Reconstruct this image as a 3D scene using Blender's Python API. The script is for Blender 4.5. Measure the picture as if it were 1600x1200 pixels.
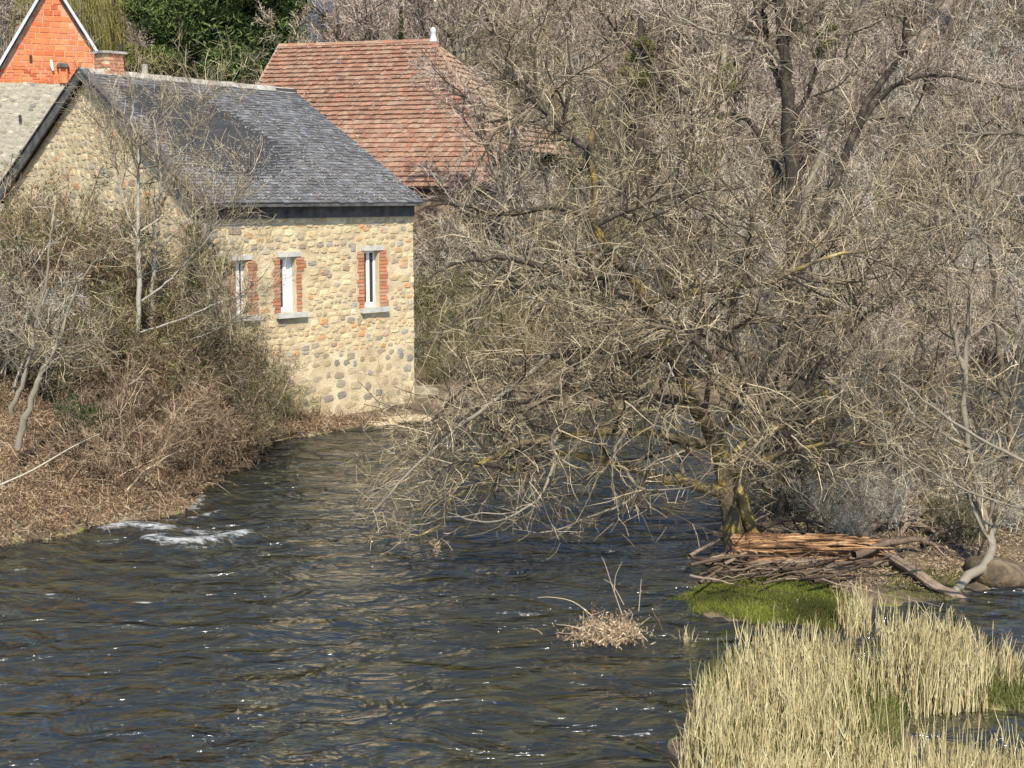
import bpy, math, random
import numpy as np
from mathutils import Vector, Matrix
random.seed(7); RNG = np.random.default_rng(11)
for o in list(bpy.data.objects): bpy.data.objects.remove(o, do_unlink=True)
SC = bpy.context.scene
COL = SC.collection
# ------------------------------------------------------------------ camera
F = 2217.0; CH = 4.6; PITCH = math.atan(300 / F)
cam = bpy.data.cameras.new('camera'); cam.sensor_width = 36.0; cam.sensor_fit = 'HORIZONTAL'
cam.lens = 36.0 * F / 1600.0; cam.clip_start = 0.1; cam.clip_end = 3000
camo = bpy.data.objects.new('camera', cam); COL.objects.link(camo)
camo.location = (0, 0, CH); camo.rotation_euler = (math.pi / 2 - PITCH, 0, 0)
SC.camera = camo
# ------------------------------------------------------------------ light
SUN_EL = math.radians(47); SUN_AZ = math.radians(171)       # azimuth clockwise from +Y
sdir = Vector((math.sin(SUN_AZ) * math.cos(SUN_EL), math.cos(SUN_AZ) * math.cos(SUN_EL), math.sin(SUN_EL)))
world = bpy.data.worlds.new('World'); SC.world = world; world.use_nodes = True
wn = world.node_tree; bg = wn.nodes['Background']; sky = wn.nodes.new('ShaderNodeTexSky')
sky.sky_type = 'NISHITA'; sky.sun_disc = False; sky.sun_elevation = SUN_EL; sky.sun_rotation = SUN_AZ; sky.ozone_density = 4.0; sky.dust_density = .3
wn.links.new(sky.outputs[0], bg.inputs[0]); bg.inputs[1].default_value = 0.15
sl = bpy.data.lights.new('sun', 'SUN'); sl.energy = 4.6; sl.angle = math.radians(0.5); sl.color = (1.0, 0.915, 0.785)
so = bpy.data.objects.new('sun', sl); COL.objects.link(so); so.rotation_euler = sdir.to_track_quat('Z', 'Y').to_euler(); so.location = (0, -20, 40)
SC.view_settings.view_transform = 'Standard'; SC.view_settings.look = 'None'
SC.view_settings.exposure = 0.55; SC.view_settings.gamma = 1.0; SC.view_settings.use_curve_mapping = False

# ------------------------------------------------------------------ helpers
cp, sp_ = math.cos(PITCH), math.sin(PITCH)
def ray(px, py):
    a = (px - 800) / F; b = -(py - 600) / F
    return np.array([a, cp + b * sp_, -sp_ + b * cp])
def at(px, py, D):
    r = ray(px, py); return np.array([0, 0, CH]) + r * (D / r[1])
def gnd(px, py, z=0.0):
    r = ray(px, py); return np.array([0, 0, CH]) + r * ((z - CH) / r[2])
def on_plane(px, py, p0, n):
    r = ray(px, py); o = np.array([0, 0, CH]); n = np.asarray(n, float)
    return o + r * (np.dot(np.asarray(p0) - o, n) / np.dot(r, n))
def nrm(v): return v / np.maximum(np.linalg.norm(v, axis=-1, keepdims=True), 1e-9)

class MB:
    """collects vertices and faces (arrays of equal-sided faces)"""
    def __init__(s): s.v = []; s.f = []; s.a = []; s.n = 0
    def add(s, V, Fc, val=0.5):
        V = np.asarray(V, float).reshape(-1, 3); Fc = np.asarray(Fc, int)
        s.v.append(V); s.f.append(Fc + s.n)
        s.a.append(np.full(len(V), val) if np.isscalar(val) else np.asarray(val, float).reshape(-1)); s.n += len(V)
    def box(s, x0, x1, y0, y1, z0, z1, val=0.5, M=None):
        V = np.array([[x, y, z] for z in (z0, z1) for y in (y0, y1) for x in (x0, x1)], float)
        if M is not None: V = V @ np.array(M)[:3, :3].T + np.array(M)[:3, 3]
        s.add(V, [[0, 2, 3, 1], [4, 5, 7, 6], [0, 1, 5, 4], [2, 6, 7, 3], [0, 4, 6, 2], [1, 3, 7, 5]], val)
    def tube(s, P, R, S=5, val=None):
        """P (N,K,3) R (N,K)"""
        P = np.asarray(P, float); R = np.asarray(R, float)
        if P.ndim == 2: P = P[None]; R = R[None]
        N, K, _ = P.shape
        if N == 0: return
        T = np.empty_like(P); T[:, 1:-1] = P[:, 2:] - P[:, :-2]; T[:, 0] = P[:, 1] - P[:, 0]; T[:, -1] = P[:, -1] - P[:, -2]
        T = nrm(T); ref = np.where(np.abs(T[:, :1, 2:3]) < 0.9, np.array([0, 0, 1.0]), np.array([1.0, 0, 0]))
        U = nrm(np.cross(T, ref)); W = np.cross(T, U)
        ang = np.arange(S) * 2 * math.pi / S
        V = P[:, :, None] + R[:, :, None, None] * (np.cos(ang)[None, None, :, None] * U[:, :, None] + np.sin(ang)[None, None, :, None] * W[:, :, None])
        k = np.arange(K - 1)[:, None] * S; j = np.arange(S)[None]; j2 = (j + 1) % S
        q = np.stack([k + j, k + j2, k + S + j2, k + S + j], -1).reshape(-1, 4)
        Q = (q[None] + (np.arange(N) * K * S)[:, None, None]).reshape(-1, 4)
        if val is None: val = RNG.random(N)
        val = np.broadcast_to(np.asarray(val, float).reshape(-1, 1), (N, K * S)) if not np.isscalar(val) else val
        s.add(V, Q, val if np.isscalar(val) else val.reshape(-1))
    def leaves(s, C, size, flat=0.0, aspect=0.6, val=None, N0=None):
        C = np.asarray(C, float); N = len(C)
        n = nrm(RNG.normal(size=(N, 3)) + (np.array([0, -0.3, flat]) if N0 is None else N0)); a = nrm(np.cross(n, RNG.normal(size=(N, 3)))); b = np.cross(n, a)
        size = np.broadcast_to(size, (N,))[:, None]
        V = np.stack([C - a * size, C + b * size * aspect * .5 - n * size * .15, C + a * size, C - b * size * aspect * .5 - n * size * .15], 1)
        if val is None: val = RNG.random(N)
        s.add(V, np.arange(N * 4).reshape(N, 4), np.repeat(np.broadcast_to(val, (N,)), 4))
    def mesh(s, name, m, smooth=False):
        me = bpy.data.meshes.new(name); V = np.concatenate(s.v)
        me.vertices.add(len(V)); me.vertices.foreach_set('co', V.ravel())
        sizes = np.concatenate([np.full(len(f), f.shape[1]) for f in s.f]); idx = np.concatenate([f.ravel() for f in s.f])
        me.loops.add(len(idx)); me.loops.foreach_set('vertex_index', idx)
        me.polygons.add(len(sizes)); st = np.concatenate([[0], np.cumsum(sizes)[:-1]])
        me.polygons.foreach_set('loop_start', st); me.polygons.foreach_set('loop_total', sizes)
        me.polygons.foreach_set('use_smooth', np.full(len(sizes), bool(smooth)))
        me.update(calc_edges=True)
        at_ = me.attributes.new('v', 'FLOAT', 'POINT'); at_.data.foreach_set('value', np.concatenate(s.a))
        if m: me.materials.append(m)
        return me
    def build(s, name, m, parent=None, smooth=False): return link(name, s.mesh(name, m, smooth), parent)
def link(name, me, parent=None, loc=None):
    o = bpy.data.objects.new(name, me); COL.objects.link(o)
    if parent: o.parent = parent
    if loc is not None: o.location = loc
    return o
def tag(o, label=None, cat=None, group=None, kind=None):
    if label: o['label'] = label
    if cat: o['category'] = cat
    if group: o['group'] = group
    if kind: o['kind'] = kind
    return o
def empty(name, loc=(0, 0, 0), rz=0.0):
    o = bpy.data.objects.new(name, None); COL.objects.link(o); o.location = loc; o.rotation_euler.z = rz; o.empty_display_size = .3; return o

def mat(name, cols, scale=4.0, rough=0.85, bump=0.25, rnd=0.15, mode='noise', spec=0.25, detail=6.0, bscale=None, sat=1.0, trans=0.0):
    """mode noise: colours along a noise; attr: along the per-strand value; rand: along the per-piece random"""
    m = bpy.data.materials.new(name); m.use_nodes = True; nt = m.node_tree; N = nt.nodes; L = nt.links
    b = N['Principled BSDF']; b.inputs['Roughness'].default_value = rough; b.inputs['Specular IOR Level'].default_value = spec
    geo = N.new('ShaderNodeNewGeometry'); noi = N.new('ShaderNodeTexNoise'); noi.inputs['Scale'].default_value = scale; noi.inputs['Detail'].default_value = detail; noi.inputs['Roughness'].default_value = .6
    L.new(geo.outputs['Position'], noi.inputs['Vector'])
    oi = N.new('ShaderNodeObjectInfo'); ad = N.new('ShaderNodeMath'); ad.operation = 'ADD'; L.new(oi.outputs['Random'], ad.inputs[0]); L.new(geo.outputs['Random Per Island'], ad.inputs[1])
    fr = N.new('ShaderNodeMath'); fr.operation = 'FRACT'; L.new(ad.outputs[0], fr.inputs[0])
    ramp = N.new('ShaderNodeValToRGB'); cr = ramp.color_ramp
    n = len(cols)
    for i, c in enumerate(cols):
        p = (i / (n - 1)) if n > 1 else 0.5
        if mode == 'noise': p = 0.3 + 0.4 * p
        e = cr.elements[i] if i < 2 else cr.elements.new(p)
        e.position = p; e.color = (*c, 1)
    if mode == 'noise': L.new(noi.outputs['Fac'], ramp.inputs[0])
    elif mode == 'attr':
        at_ = N.new('ShaderNodeAttribute'); at_.attribute_name = 'v'
        mx = N.new('ShaderNodeMath'); mx.operation = 'MULTIPLY_ADD'; L.new(noi.outputs['Fac'], mx.inputs[0]); mx.inputs[1].default_value = 0.5; 
        sb = N.new('ShaderNodeMath'); sb.operation = 'SUBTRACT'; L.new(at_.outputs['Fac'], sb.inputs[0]); sb.inputs[1].default_value = 0.25
        L.new(sb.outputs[0], mx.inputs[2]); L.new(mx.outputs[0], ramp.inputs[0])
    else:
        mx = N.new('ShaderNodeMath'); mx.operation = 'MULTIPLY_ADD'; L.new(noi.outputs['Fac'], mx.inputs[0]); mx.inputs[1].default_value = 0.3
        sb = N.new('ShaderNodeMath'); sb.operation = 'SUBTRACT'; L.new(fr.outputs[0], sb.inputs[0]); sb.inputs[1].default_value = 0.15
        L.new(sb.outputs[0], mx.inputs[2]); L.new(mx.outputs[0], ramp.inputs[0])
    hs = N.new('ShaderNodeHueSaturation'); hs.inputs['Saturation'].default_value = sat; L.new(ramp.outputs[0], hs.inputs['Color'])
    mr = N.new('ShaderNodeMapRange'); mr.inputs['To Min'].default_value = 1 - rnd; mr.inputs['To Max'].default_value = 1 + rnd
    f2 = N.new('ShaderNodeMath'); f2.operation = 'MULTIPLY'; f2.inputs[1].default_value = 7.31; L.new(fr.outputs[0], f2.inputs[0])
    f3 = N.new('ShaderNodeMath'); f3.operation = 'FRACT'; L.new(f2.outputs[0], f3.inputs[0]); L.new(f3.outputs[0], mr.inputs['Value'])
    L.new(mr.outputs[0], hs.inputs['Value']); L.new(hs.outputs[0], b.inputs['Base Color'])
    if bump > 0:
        n2 = N.new('ShaderNodeTexNoise'); n2.inputs['Scale'].default_value = bscale or scale * 6; n2.inputs['Detail'].default_value = 4; L.new(geo.outputs['Position'], n2.inputs['Vector'])
        bp = N.new('ShaderNodeBump'); bp.inputs['Strength'].default_value = bump; bp.inputs['Distance'].default_value = 0.02
        L.new(n2.outputs['Fac'], bp.inputs['Height']); L.new(bp.outputs[0], b.inputs['Normal'])
    if trans > 0:
        tr = N.new('ShaderNodeBsdfTranslucent'); L.new(hs.outputs[0], tr.inputs['Color']); mxs = N.new('ShaderNodeMixShader'); mxs.inputs[0].default_value = trans
        L.new(b.outputs[0], mxs.inputs[1]); L.new(tr.outputs[0], mxs.inputs[2]); L.new(mxs.outputs[0], N['Material Output'].inputs['Surface'])
    return m

M = {}
M['ground'] = mat('ground', [(.05, .04, .025), (.13, .095, .06), (.2, .15, .09)], 2.0, bump=.8, bscale=9, rnd=0)
M['hill'] = mat('hill_wood_floor', [(.10, .075, .05), (.19, .15, .11), (.27, .22, .17)], .9, bump=1, bscale=5, rnd=0)
M['bed'] = mat('river_bed', [(.09, .095, .035), (.19, .18, .07), (.34, .30, .13)], 1.6, bump=.5, rnd=0)
M['mortar'] = mat('lime_mortar', [(.36, .28, .17), (.52, .42, .26), (.66, .55, .36)], 2.2, bump=.8, bscale=25, rnd=0)
M['greymortar'] = mat('grey_mortar', [(.30, .27, .20), (.44, .40, .31)], 6, bump=.8, bscale=25, rnd=0)
M['stone'] = mat('rubble_stone', [(.34, .30, .22), (.50, .39, .22), (.60, .48, .28), (.42, .33, .20), (.54, .42, .24), (.52, .28, .12), (.30, .28, .24), (.54, .43, .26), (.62, .50, .31)], 9, bump=.7, bscale=30, mode='rand', rnd=.18)
M['stone_low'] = mat('footing_stone', [(.26, .24, .20), (.42, .32, .18), (.33, .28, .21), (.48, .38, .23), (.24, .23, .21), (.36, .25, .15), (.50, .41, .26)], 9, bump=.7, bscale=30, mode='rand', rnd=.18)
M['stone_grey'] = mat('grey_rubble', [(.25, .24, .2), (.38, .34, .27), (.48, .43, .33), (.3, .27, .2), (.42, .39, .31)], 9, bump=.7, bscale=30, mode='rand', rnd=.2)
M['brick'] = mat('red_brick', [(.42, .15, .075), (.52, .215, .11), (.34, .125, .075), (.50, .27, .16), (.40, .22, .14)], 12, bump=.4, mode='rand', rnd=.12)
M['block'] = mat('hollow_brick', [(.56, .14, .05), (.64, .20, .08), (.44, .09, .035), (.68, .26, .11), (.58, .17, .065), (.50, .20, .11)], 10, bump=.35, mode='rand', rnd=.10)
M['blockmortar'] = mat('brick_mortar', [(.42, .17, .09), (.66, .40, .27)], 3, bump=.4, rnd=0)
M['slate'] = mat('slate', [(.085, .082, .078), (.12, .115, .108), (.10, .094, .086), (.19, .195, .20), (.13, .122, .112), (.165, .155, .14)], 1.2, rough=.55, bump=.3, mode='rand', rnd=.15, spec=.5)
M['slatebase'] = mat('roof_boarding', [(.03, .03, .03), (.05, .05, .05)], 3, rnd=0)
M['lichen'] = mat('lichen', [(.22, .19, .15), (.50, .47, .40)], 8, rnd=.2)
M['tile'] = mat('clay_tile', [(.20, .105, .066), (.29, .13, .074), (.22, .14, .09), (.33, .165, .098), (.28, .18, .115), (.27, .12, .07), (.33, .22, .14), (.25, .15, .095), (.30, .145, .085)], 1.1, bump=.4, mode='rand', rnd=.14, bscale=20, sat=.94)
M['tileold'] = mat('weathered_clay_tile', [(.32, .20, .12), (.42, .27, .17), (.30, .19, .13), (.46, .34, .24)], 1.1, bump=.4, mode='rand', rnd=.2, bscale=20)
M['ridge'] = mat('ridge_mortar', [(.16, .14, .12), (.36, .33, .28), (.5, .47, .4)], 5, bump=.5, rnd=.1)
M['white'] = mat('white_paint', [(.74, .74, .72), (.82, .82, .80)], 6, rough=.5, bump=.1, rnd=0)
M['glass'] = mat('window_glass', [(.015, .018, .02), (.03, .035, .04)], 2, rough=.06, bump=0, rnd=0, spec=.8)
M['cement'] = mat('pale_cement', [(.38, .36, .31), (.58, .56, .50)], 6, bump=.4, rnd=.05)
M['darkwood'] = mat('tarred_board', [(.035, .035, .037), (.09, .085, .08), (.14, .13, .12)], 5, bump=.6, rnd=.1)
M['zinc'] = mat('zinc', [(.42, .45, .48), (.55, .57, .6)], 4, rough=.5, bump=.1, rnd=0)
M['render'] = mat('beige_render', [(.52, .42, .27), (.62, .52, .35)], 5, bump=.3, rnd=0)
BK = dict(mode='attr', bump=.5)
M['bark'] = mat('bark_grey_brown', [(.03, .024, .018), (.085, .07, .05), (.20, .165, .115), (.42, .36, .26)], 14, **BK, rnd=.1)
M['birch'] = mat('birch_bark', [(.16, .14, .11), (.40, .37, .30), (.60, .56, .47)], 9, mode='attr', bump=.4, rnd=.08)
M['dark'] = mat('bark_dark', [(.022, .018, .014), (.05, .04, .03), (.11, .09, .065)], 8, bump=.6, rnd=.1)
M['pale'] = mat('bark_pale', [(.10, .085, .06), (.24, .21, .155), (.42, .38, .29)], 12, **BK, rnd=.1)
M['moss'] = mat('bark_lichen', [(.03, .024, .018), (.06, .048, .03), (.11, .085, .05), (.15, .115, .06), (.30, .21, .045), (.34, .29, .17)], 3.5, mode='noise', bump=1.0, rnd=.15)
M['twig'] = mat('twig', [(.032, .022, .013), (.135, .10, .056), (.35, .275, .165), (.70, .60, .41)], 6, mode='attr', bump=0, rnd=.2)
M['twigfar'] = mat('twig_far', [(.035, .026, .018), (.15, .115, .078), (.36, .285, .20), (.64, .55, .40)], 3, mode='attr', bump=0, rnd=.2)
M['twigpink'] = mat('twig_far_pinkish', [(.05, .034, .028), (.19, .14, .11), (.42, .33, .26), (.68, .57, .46)], 3, mode='attr', bump=0, rnd=.2)
M['twiggrey'] = mat('twig_far_grey', [(.05, .042, .034), (.20, .175, .14), (.44, .40, .32), (.70, .65, .54)], 3, mode='attr', bump=0, rnd=.2)
M['twigbrown'] = mat('twig_far_brown', [(.03, .02, .014), (.11, .08, .05), (.26, .19, .12), (.48, .38, .26)], 3, mode='attr', bump=0, rnd=.2)
M['twigolive'] = mat('twig_olive', [(.04, .035, .018), (.12, .10, .055), (.28, .24, .135), (.50, .44, .28)], 3, mode='attr', bump=0, rnd=.2)
M['bramble'] = mat('bramble_stems', [(.04, .026, .016), (.14, .085, .05), (.32, .22, .135), (.52, .42, .28)], 5, mode='attr', bump=0, rnd=.2)
M['deadleaf'] = mat('dead_bracken', [(.10, .055, .028), (.27, .155, .08), (.46, .31, .18), (.62, .50, .33)], 3, mode='attr', bump=0, rnd=.2, trans=.2)
M['leafolive'] = mat('leaf_olive', [(.05, .05, .015), (.13, .13, .035), (.25, .24, .08)], 3, mode='attr', bump=0, rnd=.25, trans=.15)
M['leafgreen'] = mat('leaf_green', [(.02, .045, .012), (.045, .09, .02), (.10, .16, .04)], 3, mode='attr', bump=0, rnd=.25, trans=.15)
M['conifer'] = mat('conifer_needles', [(.025, .045, .014), (.07, .105, .028), (.17, .21, .06)], 1.5, mode='attr', bump=0, rnd=.25)
M['willow'] = mat('willow_withies', [(.08, .07, .025), (.19, .165, .045), (.32, .28, .08)], 2, mode='attr', bump=0, rnd=.2)
M['mossgreen'] = mat('moss_turf', [(.04, .045, .012), (.10, .115, .022), (.27, .30, .045)], 2.5, mode='attr', bump=0, rnd=.2, trans=.3)
M['reed'] = mat('reed_straw', [(.17, .13, .05), (.38, .31, .15), (.58, .49, .26), (.70, .62, .37)], 2, mode='attr', bump=0, rnd=.15, trans=.15)
M['grass'] = mat('wet_grass', [(.07, .08, .02), (.16, .175, .045), (.32, .32, .12)], 2, mode='attr', bump=0, rnd=.2, trans=.25)
M['rotwood'] = mat('rotten_red_wood', [(.03, .016, .01), (.15, .08, .042), (.44, .25, .12), (.62, .45, .27)], 6, bump=1.0, rnd=.1, bscale=25)
_nt = M['rotwood'].node_tree; _nt.nodes['Noise Texture'].inputs['Distortion'].default_value = .6; _mp = _nt.nodes.new('ShaderNodeMapping'); _mp.inputs['Scale'].default_value = (.30, 1.6, 2.2)
_nt.links.new(_nt.nodes['New Geometry' if 'New Geometry' in _nt.nodes else 'Geometry'].outputs['Position'], _mp.inputs[0])
for _n in _nt.nodes:
    if _n.type == 'TEX_NOISE': _nt.links.new(_mp.outputs[0], _n.inputs['Vector'])
    if _n.type == 'BUMP': _n.inputs['Distance'].default_value = .05
M['drift'] = mat('driftwood', [(.035, .025, .018), (.13, .09, .06), (.40, .31, .22)], 9, mode='attr', bump=.6, rnd=.15)
M['rock'] = mat('river_rock', [(.16, .14, .10), (.30, .26, .18), (.42, .37, .27)], 4, bump=1, rnd=.1)
M['mud'] = mat('mossy_mud', [(.035, .026, .016), (.09, .065, .04), (.16, .12, .07), (.22, .17, .11)], 4, bump=1, rnd=.1)
M['clay'] = mat('clay_bank', [(.13, .09, .055), (.24, .165, .105), (.34, .25, .17)], 3, bump=1, rnd=.1)
M['mount'] = mat('far_forest_hazed', [(.03, .042, .06), (.05, .065, .085)], .02, bump=0, rnd=0)  # blue of distant haze is mixed into the forest colour
M['litter'] = mat('leaf_litter', [(.08, .052, .03), (.21, .14, .08), (.40, .29, .17), (.56, .46, .32)], 3, mode='attr', bump=0, rnd=.2)

# ------------------------------------------------------------------ terrain
def pix_poly(pts): return np.array([gnd(x, y)[:2] for x, y in pts])
left_edge = [(-900, 900), (-300, 885), (0, 852), (100, 835), (200, 818), (285, 800), (300, 765), (352, 745), (405, 718), (400, 692), (470, 680), (560, 668), (645, 660), (700, 652), (780, 645), (900, 640), (1100, 640), (1250, 620), (1400, 596), (1500, 566), (1700, 548), (2300, 535)]
LEFT = np.vstack([pix_poly(left_edge), [[300, 60], [600, 900], [-600, 900], [-600, 10]]])
ISL = pix_poly([(1045, 942), (1085, 905), (1125, 868), (1130, 800), (1165, 765), (1230, 745), (1290, 722), (1400, 728), (1500, 735), (1600, 765), (1750, 790), (1900, 840), (1700, 900), (1590, 905), (1500, 940), (1420, 935), (1340, 955), (1290, 985), (1180, 975), (1090, 958)])
REED = pix_poly([(1085, 1130), (1110, 1060), (1200, 1030), (1330, 1035), (1400, 1055), (1480, 1050), (1560, 1065), (1700, 1055), (1800, 1080), (1620, 1102), (1440, 1115), (1400, 1150), (1410, 1230), (1500, 1290), (1700, 1300), (2000, 1420), (2200, 1900), (1000, 1900), (1035, 1300)])
def sdf(poly, X, Y):
    """positive inside"""
    P = np.stack([X, Y], -1); ins = np.zeros(X.shape, bool); dm = np.full(X.shape, 1e9)
    n = len(poly)
    for i in range(n):
        a = poly[i]; b = poly[(i + 1) % n]; ab = b - a; t = np.clip(((P - a) @ ab) / (ab @ ab), 0, 1)
        dm = np.minimum(dm, np.linalg.norm(P - a - t[..., None] * ab, axis=-1))
        c = ((a[1] > Y) != (b[1] > Y)) & (X < (b[0] - a[0]) * (Y - a[1]) / (b[1] - a[1] + 1e-12) + a[0]); ins ^= c
    return np.where(ins, dm, -dm)
def wav(X, Y, s, seed=0):
    r = np.random.default_rng(seed); z = 0
    for i in range(7):
        a = r.uniform(0, 6.28); k = s * r.uniform(.6, 2.2); z = z + np.sin((X * math.cos(a) + Y * math.sin(a)) * k + r.uniform(0, 6.28)) / (1 + i * .25)
    return z / 3.5
def height(X, Y):
    X = np.asarray(X, float); Y = np.asarray(Y, float)
    X = X + .22 * wav(X, Y, 2.5, 61) + .1 * wav(X, Y, 6, 62); Y = Y + .25 * wav(X, Y, 2.3, 63) + .12 * wav(X, Y, 6, 64)
    sL = sdf(LEFT, X, Y); sI = sdf(ISL, X, Y); sR = sdf(REED, X, Y)
    lf = np.clip((-3.5 - X) / 2.5, 0, 1)
    hL = np.minimum(sL * (.14 + .45 * lf), .28 + 1.7 * lf) + .06 * wav(X, Y, 1.6, 1)
    hI = np.minimum(sI * .11, .28 + .10 * wav(X, Y, 1.3, 2)) + .03 * wav(X, Y, 5, 4)
    hR = np.minimum(sR * .25, .12) + .03 * wav(X, Y, 3, 3)
    dry = np.maximum(np.maximum(np.where(sL > 0, hL, -9), np.where(sI > 0, hI, -9)), np.where(sR > 0, hR, -9))
    wet = -np.minimum(np.minimum(np.minimum(-sL * .35, -sI * .15), -sR * .07), .95 + .1 * wav(X, Y, .8, 5)) - .02
    h = np.where((sL > 0) | (sI > 0) | (sR > 0), np.maximum(dry, -.02), wet)
    hill = np.clip(Y - 52, 0, 130) * (.36 + .03 * np.sin(X * .05)) + wav(X, Y, .12, 9) * np.clip((Y - 52) / 20, 0, 1) * 1.2
    a = X / np.maximum(Y, 1); hill *= 1 - .78 * np.exp(-((a + .145) / .03) ** 2)
    return h + np.where(Y > 52, hill, 0)
def H1(x, y): return float(height(np.array([x]), np.array([y]))[0])
def axis(f0, f1, st, lo, hi, g=1.25):
    a = list(np.arange(f0, f1, st)); s = st
    while a[-1] < hi: s = min(s * g, 30); a.append(a[-1] + s)
    s = st; b = [f0]
    while b[-1] > lo: s = min(s * g, 30); b.append(b[-1] - s)
    return np.array(b[::-1][:-1] + a)
xs = axis(-13, 13, .16, -420, 420); ys = axis(8, 36, .16, -60, 420)
def grid(xs, ys, Z, name, m, val=.5):
    X, Y = np.meshgrid(xs, ys); nx, ny = len(xs), len(ys)
    V = np.stack([X, Y, Z], -1).reshape(-1, 3); i = (np.arange(ny - 1)[:, None] * nx + np.arange(nx - 1)[None]).reshape(-1, 1)
    mb = MB(); mb.add(V, np.hstack([i, i + 1, i + nx + 1, i + nx]), val); return mb.build(name, m, smooth=True)
X, Y = np.meshgrid(xs, ys); HZ = height(X, Y)
ter = grid(xs, ys, HZ, 'ground', M['ground']); tag(ter, kind='structure')
ter.data.materials.append(M['bed']); ter.data.materials.append(M['hill'])
zc = (HZ[:-1, :-1] + HZ[1:, 1:]) / 2; yc = (Y[:-1, :-1] + Y[1:, 1:]) / 2
ter.data.polygons.foreach_set('material_index', np.where(yc > 46, 2, np.where(zc < -.01, 1, 0)).ravel().astype(np.int32))
mt = MB()   # distant mountain
mx_ = np.linspace(-700, 900, 60); my_ = np.linspace(430, 1400, 30); MX, MY = np.meshgrid(mx_, my_)
MZ = 230 * np.exp(-((MY - 1000) / 330) ** 2) * (1 + .2 * np.sin(MX * .008)) + 12 * wav(MX, MY, .02, 4)
tag(grid(mx_, my_, MZ, 'mountain', M['mount']), kind='structure')

# ------------------------------------------------------------------ water
def water_mat():
    m = bpy.data.materials.new('river_water'); m.use_nodes = True; nt = m.node_tree; N = nt.nodes; L = nt.links; N.remove(N['Principled BSDF'])
    geo = N.new('ShaderNodeNewGeometry'); mp = N.new('ShaderNodeMapping'); mp.inputs['Scale'].default_value = (1.0, 1.5, 1); mp.inputs['Rotation'].default_value = (0, 0, .25); L.new(geo.outputs['Position'], mp.inputs[0])
    def nz(s, d=3, dist=0.0):
        n = N.new('ShaderNodeTexNoise'); n.inputs['Scale'].default_value = s; n.inputs['Detail'].default_value = d; n.inputs['Distortion'].default_value = dist; L.new(mp.outputs[0], n.inputs['Vector']); return n
    b1 = N.new('ShaderNodeBump'); b1.inputs['Strength'].default_value = 1; b1.inputs['Distance'].default_value = .38; L.new(nz(1.25, 3, .9).outputs['Fac'], b1.inputs['Height'])
    b2 = N.new('ShaderNodeBump'); big = N.new('ShaderNodeTexNoise'); big.inputs['Scale'].default_value = .45; big.inputs['Detail'].default_value = 2; L.new(mp.outputs[0], big.inputs['Vector']); bm = N.new('ShaderNodeMapRange'); bm.inputs['From Min'].default_value = .38; bm.inputs['From Max'].default_value = .62; bm.inputs['To Min'].default_value = .25; bm.inputs['To Max'].default_value = 1.0; L.new(big.outputs['Fac'], bm.inputs['Value']); L.new(bm.outputs[0], b2.inputs['Strength']); b2.inputs['Distance'].default_value = .060; L.new(nz(5.5, 3, .8).outputs['Fac'], b2.inputs['Height']); L.new(b1.outputs[0], b2.inputs['Normal'])
    b3 = N.new('ShaderNodeBump'); b3.inputs['Strength'].default_value = 1; b3.inputs['Distance'].default_value = .007; L.new(nz(20, 3).outputs['Fac'], b3.inputs['Height']); L.new(b2.outputs[0], b3.inputs['Normal'])
    fr = N.new('ShaderNodeFresnel'); fr.inputs['IOR'].default_value = 1.58; L.new(b3.outputs[0], fr.inputs['Normal'])
    gl = N.new('ShaderNodeBsdfGlossy'); gl.inputs['Roughness'].default_value = .10; gl.inputs['Color'].default_value = (1, 1, 1, 1); L.new(b3.outputs[0], gl.inputs['Normal'])
    tr = N.new('ShaderNodeBsdfTransparent'); tr.inputs['Color'].default_value = (.60, .60, .40, 1)
    df = N.new('ShaderNodeBsdfDiffuse'); df.inputs['Color'].default_value = (.05, .062, .072, 1); L.new(b2.outputs[0], df.inputs['Normal'])
    m1 = N.new('ShaderNodeMixShader'); m1.inputs[0].default_value = .28; L.new(tr.outputs[0], m1.inputs[1]); L.new(df.outputs[0], m1.inputs[2])
    m2 = N.new('ShaderNodeMixShader'); L.new(fr.outputs[0], m2.inputs[0]); L.new(m1.outputs[0], m2.inputs[1]); L.new(gl.outputs[0], m2.inputs[2])
    # foam
    at_ = N.new('ShaderNodeAttribute'); at_.attribute_name = 'v'; fn = N.new('ShaderNodeTexNoise'); fn.inputs['Scale'].default_value = 6.5; fn.inputs['Detail'].default_value = 8; fn.inputs['Roughness'].default_value = .7; L.new(mp.outputs[0], fn.inputs['Vector'])
    ad = N.new('ShaderNodeMath'); ad.operation = 'ADD'; L.new(at_.outputs['Fac'], ad.inputs[0]); L.new(fn.outputs['Fac'], ad.inputs[1])
    rp = N.new('ShaderNodeMapRange'); rp.inputs['From Min'].default_value = .84; rp.inputs['From Max'].default_value = 1.22; L.new(ad.outputs[0], rp.inputs['Value'])
    fo = N.new('ShaderNodeBsdfDiffuse'); fo.inputs['Color'].default_value = (.72, .74, .72, 1)
    m3 = N.new('ShaderNodeMixShader'); L.new(rp.outputs[0], m3.inputs[0]); L.new(m2.outputs[0], m3.inputs[1]); L.new(fo.outputs[0], m3.inputs[2])
    L.new(m3.outputs[0], N['Material Output'].inputs['Surface']); return m
wx = axis(-11, 10, .075, -200, 300); wy = axis(9, 28, .08, -50, 52)
X, Y = np.meshgrid(wx, wy)
foam = np.zeros(X.shape); Z = .018 * wav(X, Y * 1.7, 2.6, 21) + .010 * wav(X, Y * 1.8, 6, 22) + .005 * wav(X, Y * 1.6, 13, 23)
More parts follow.
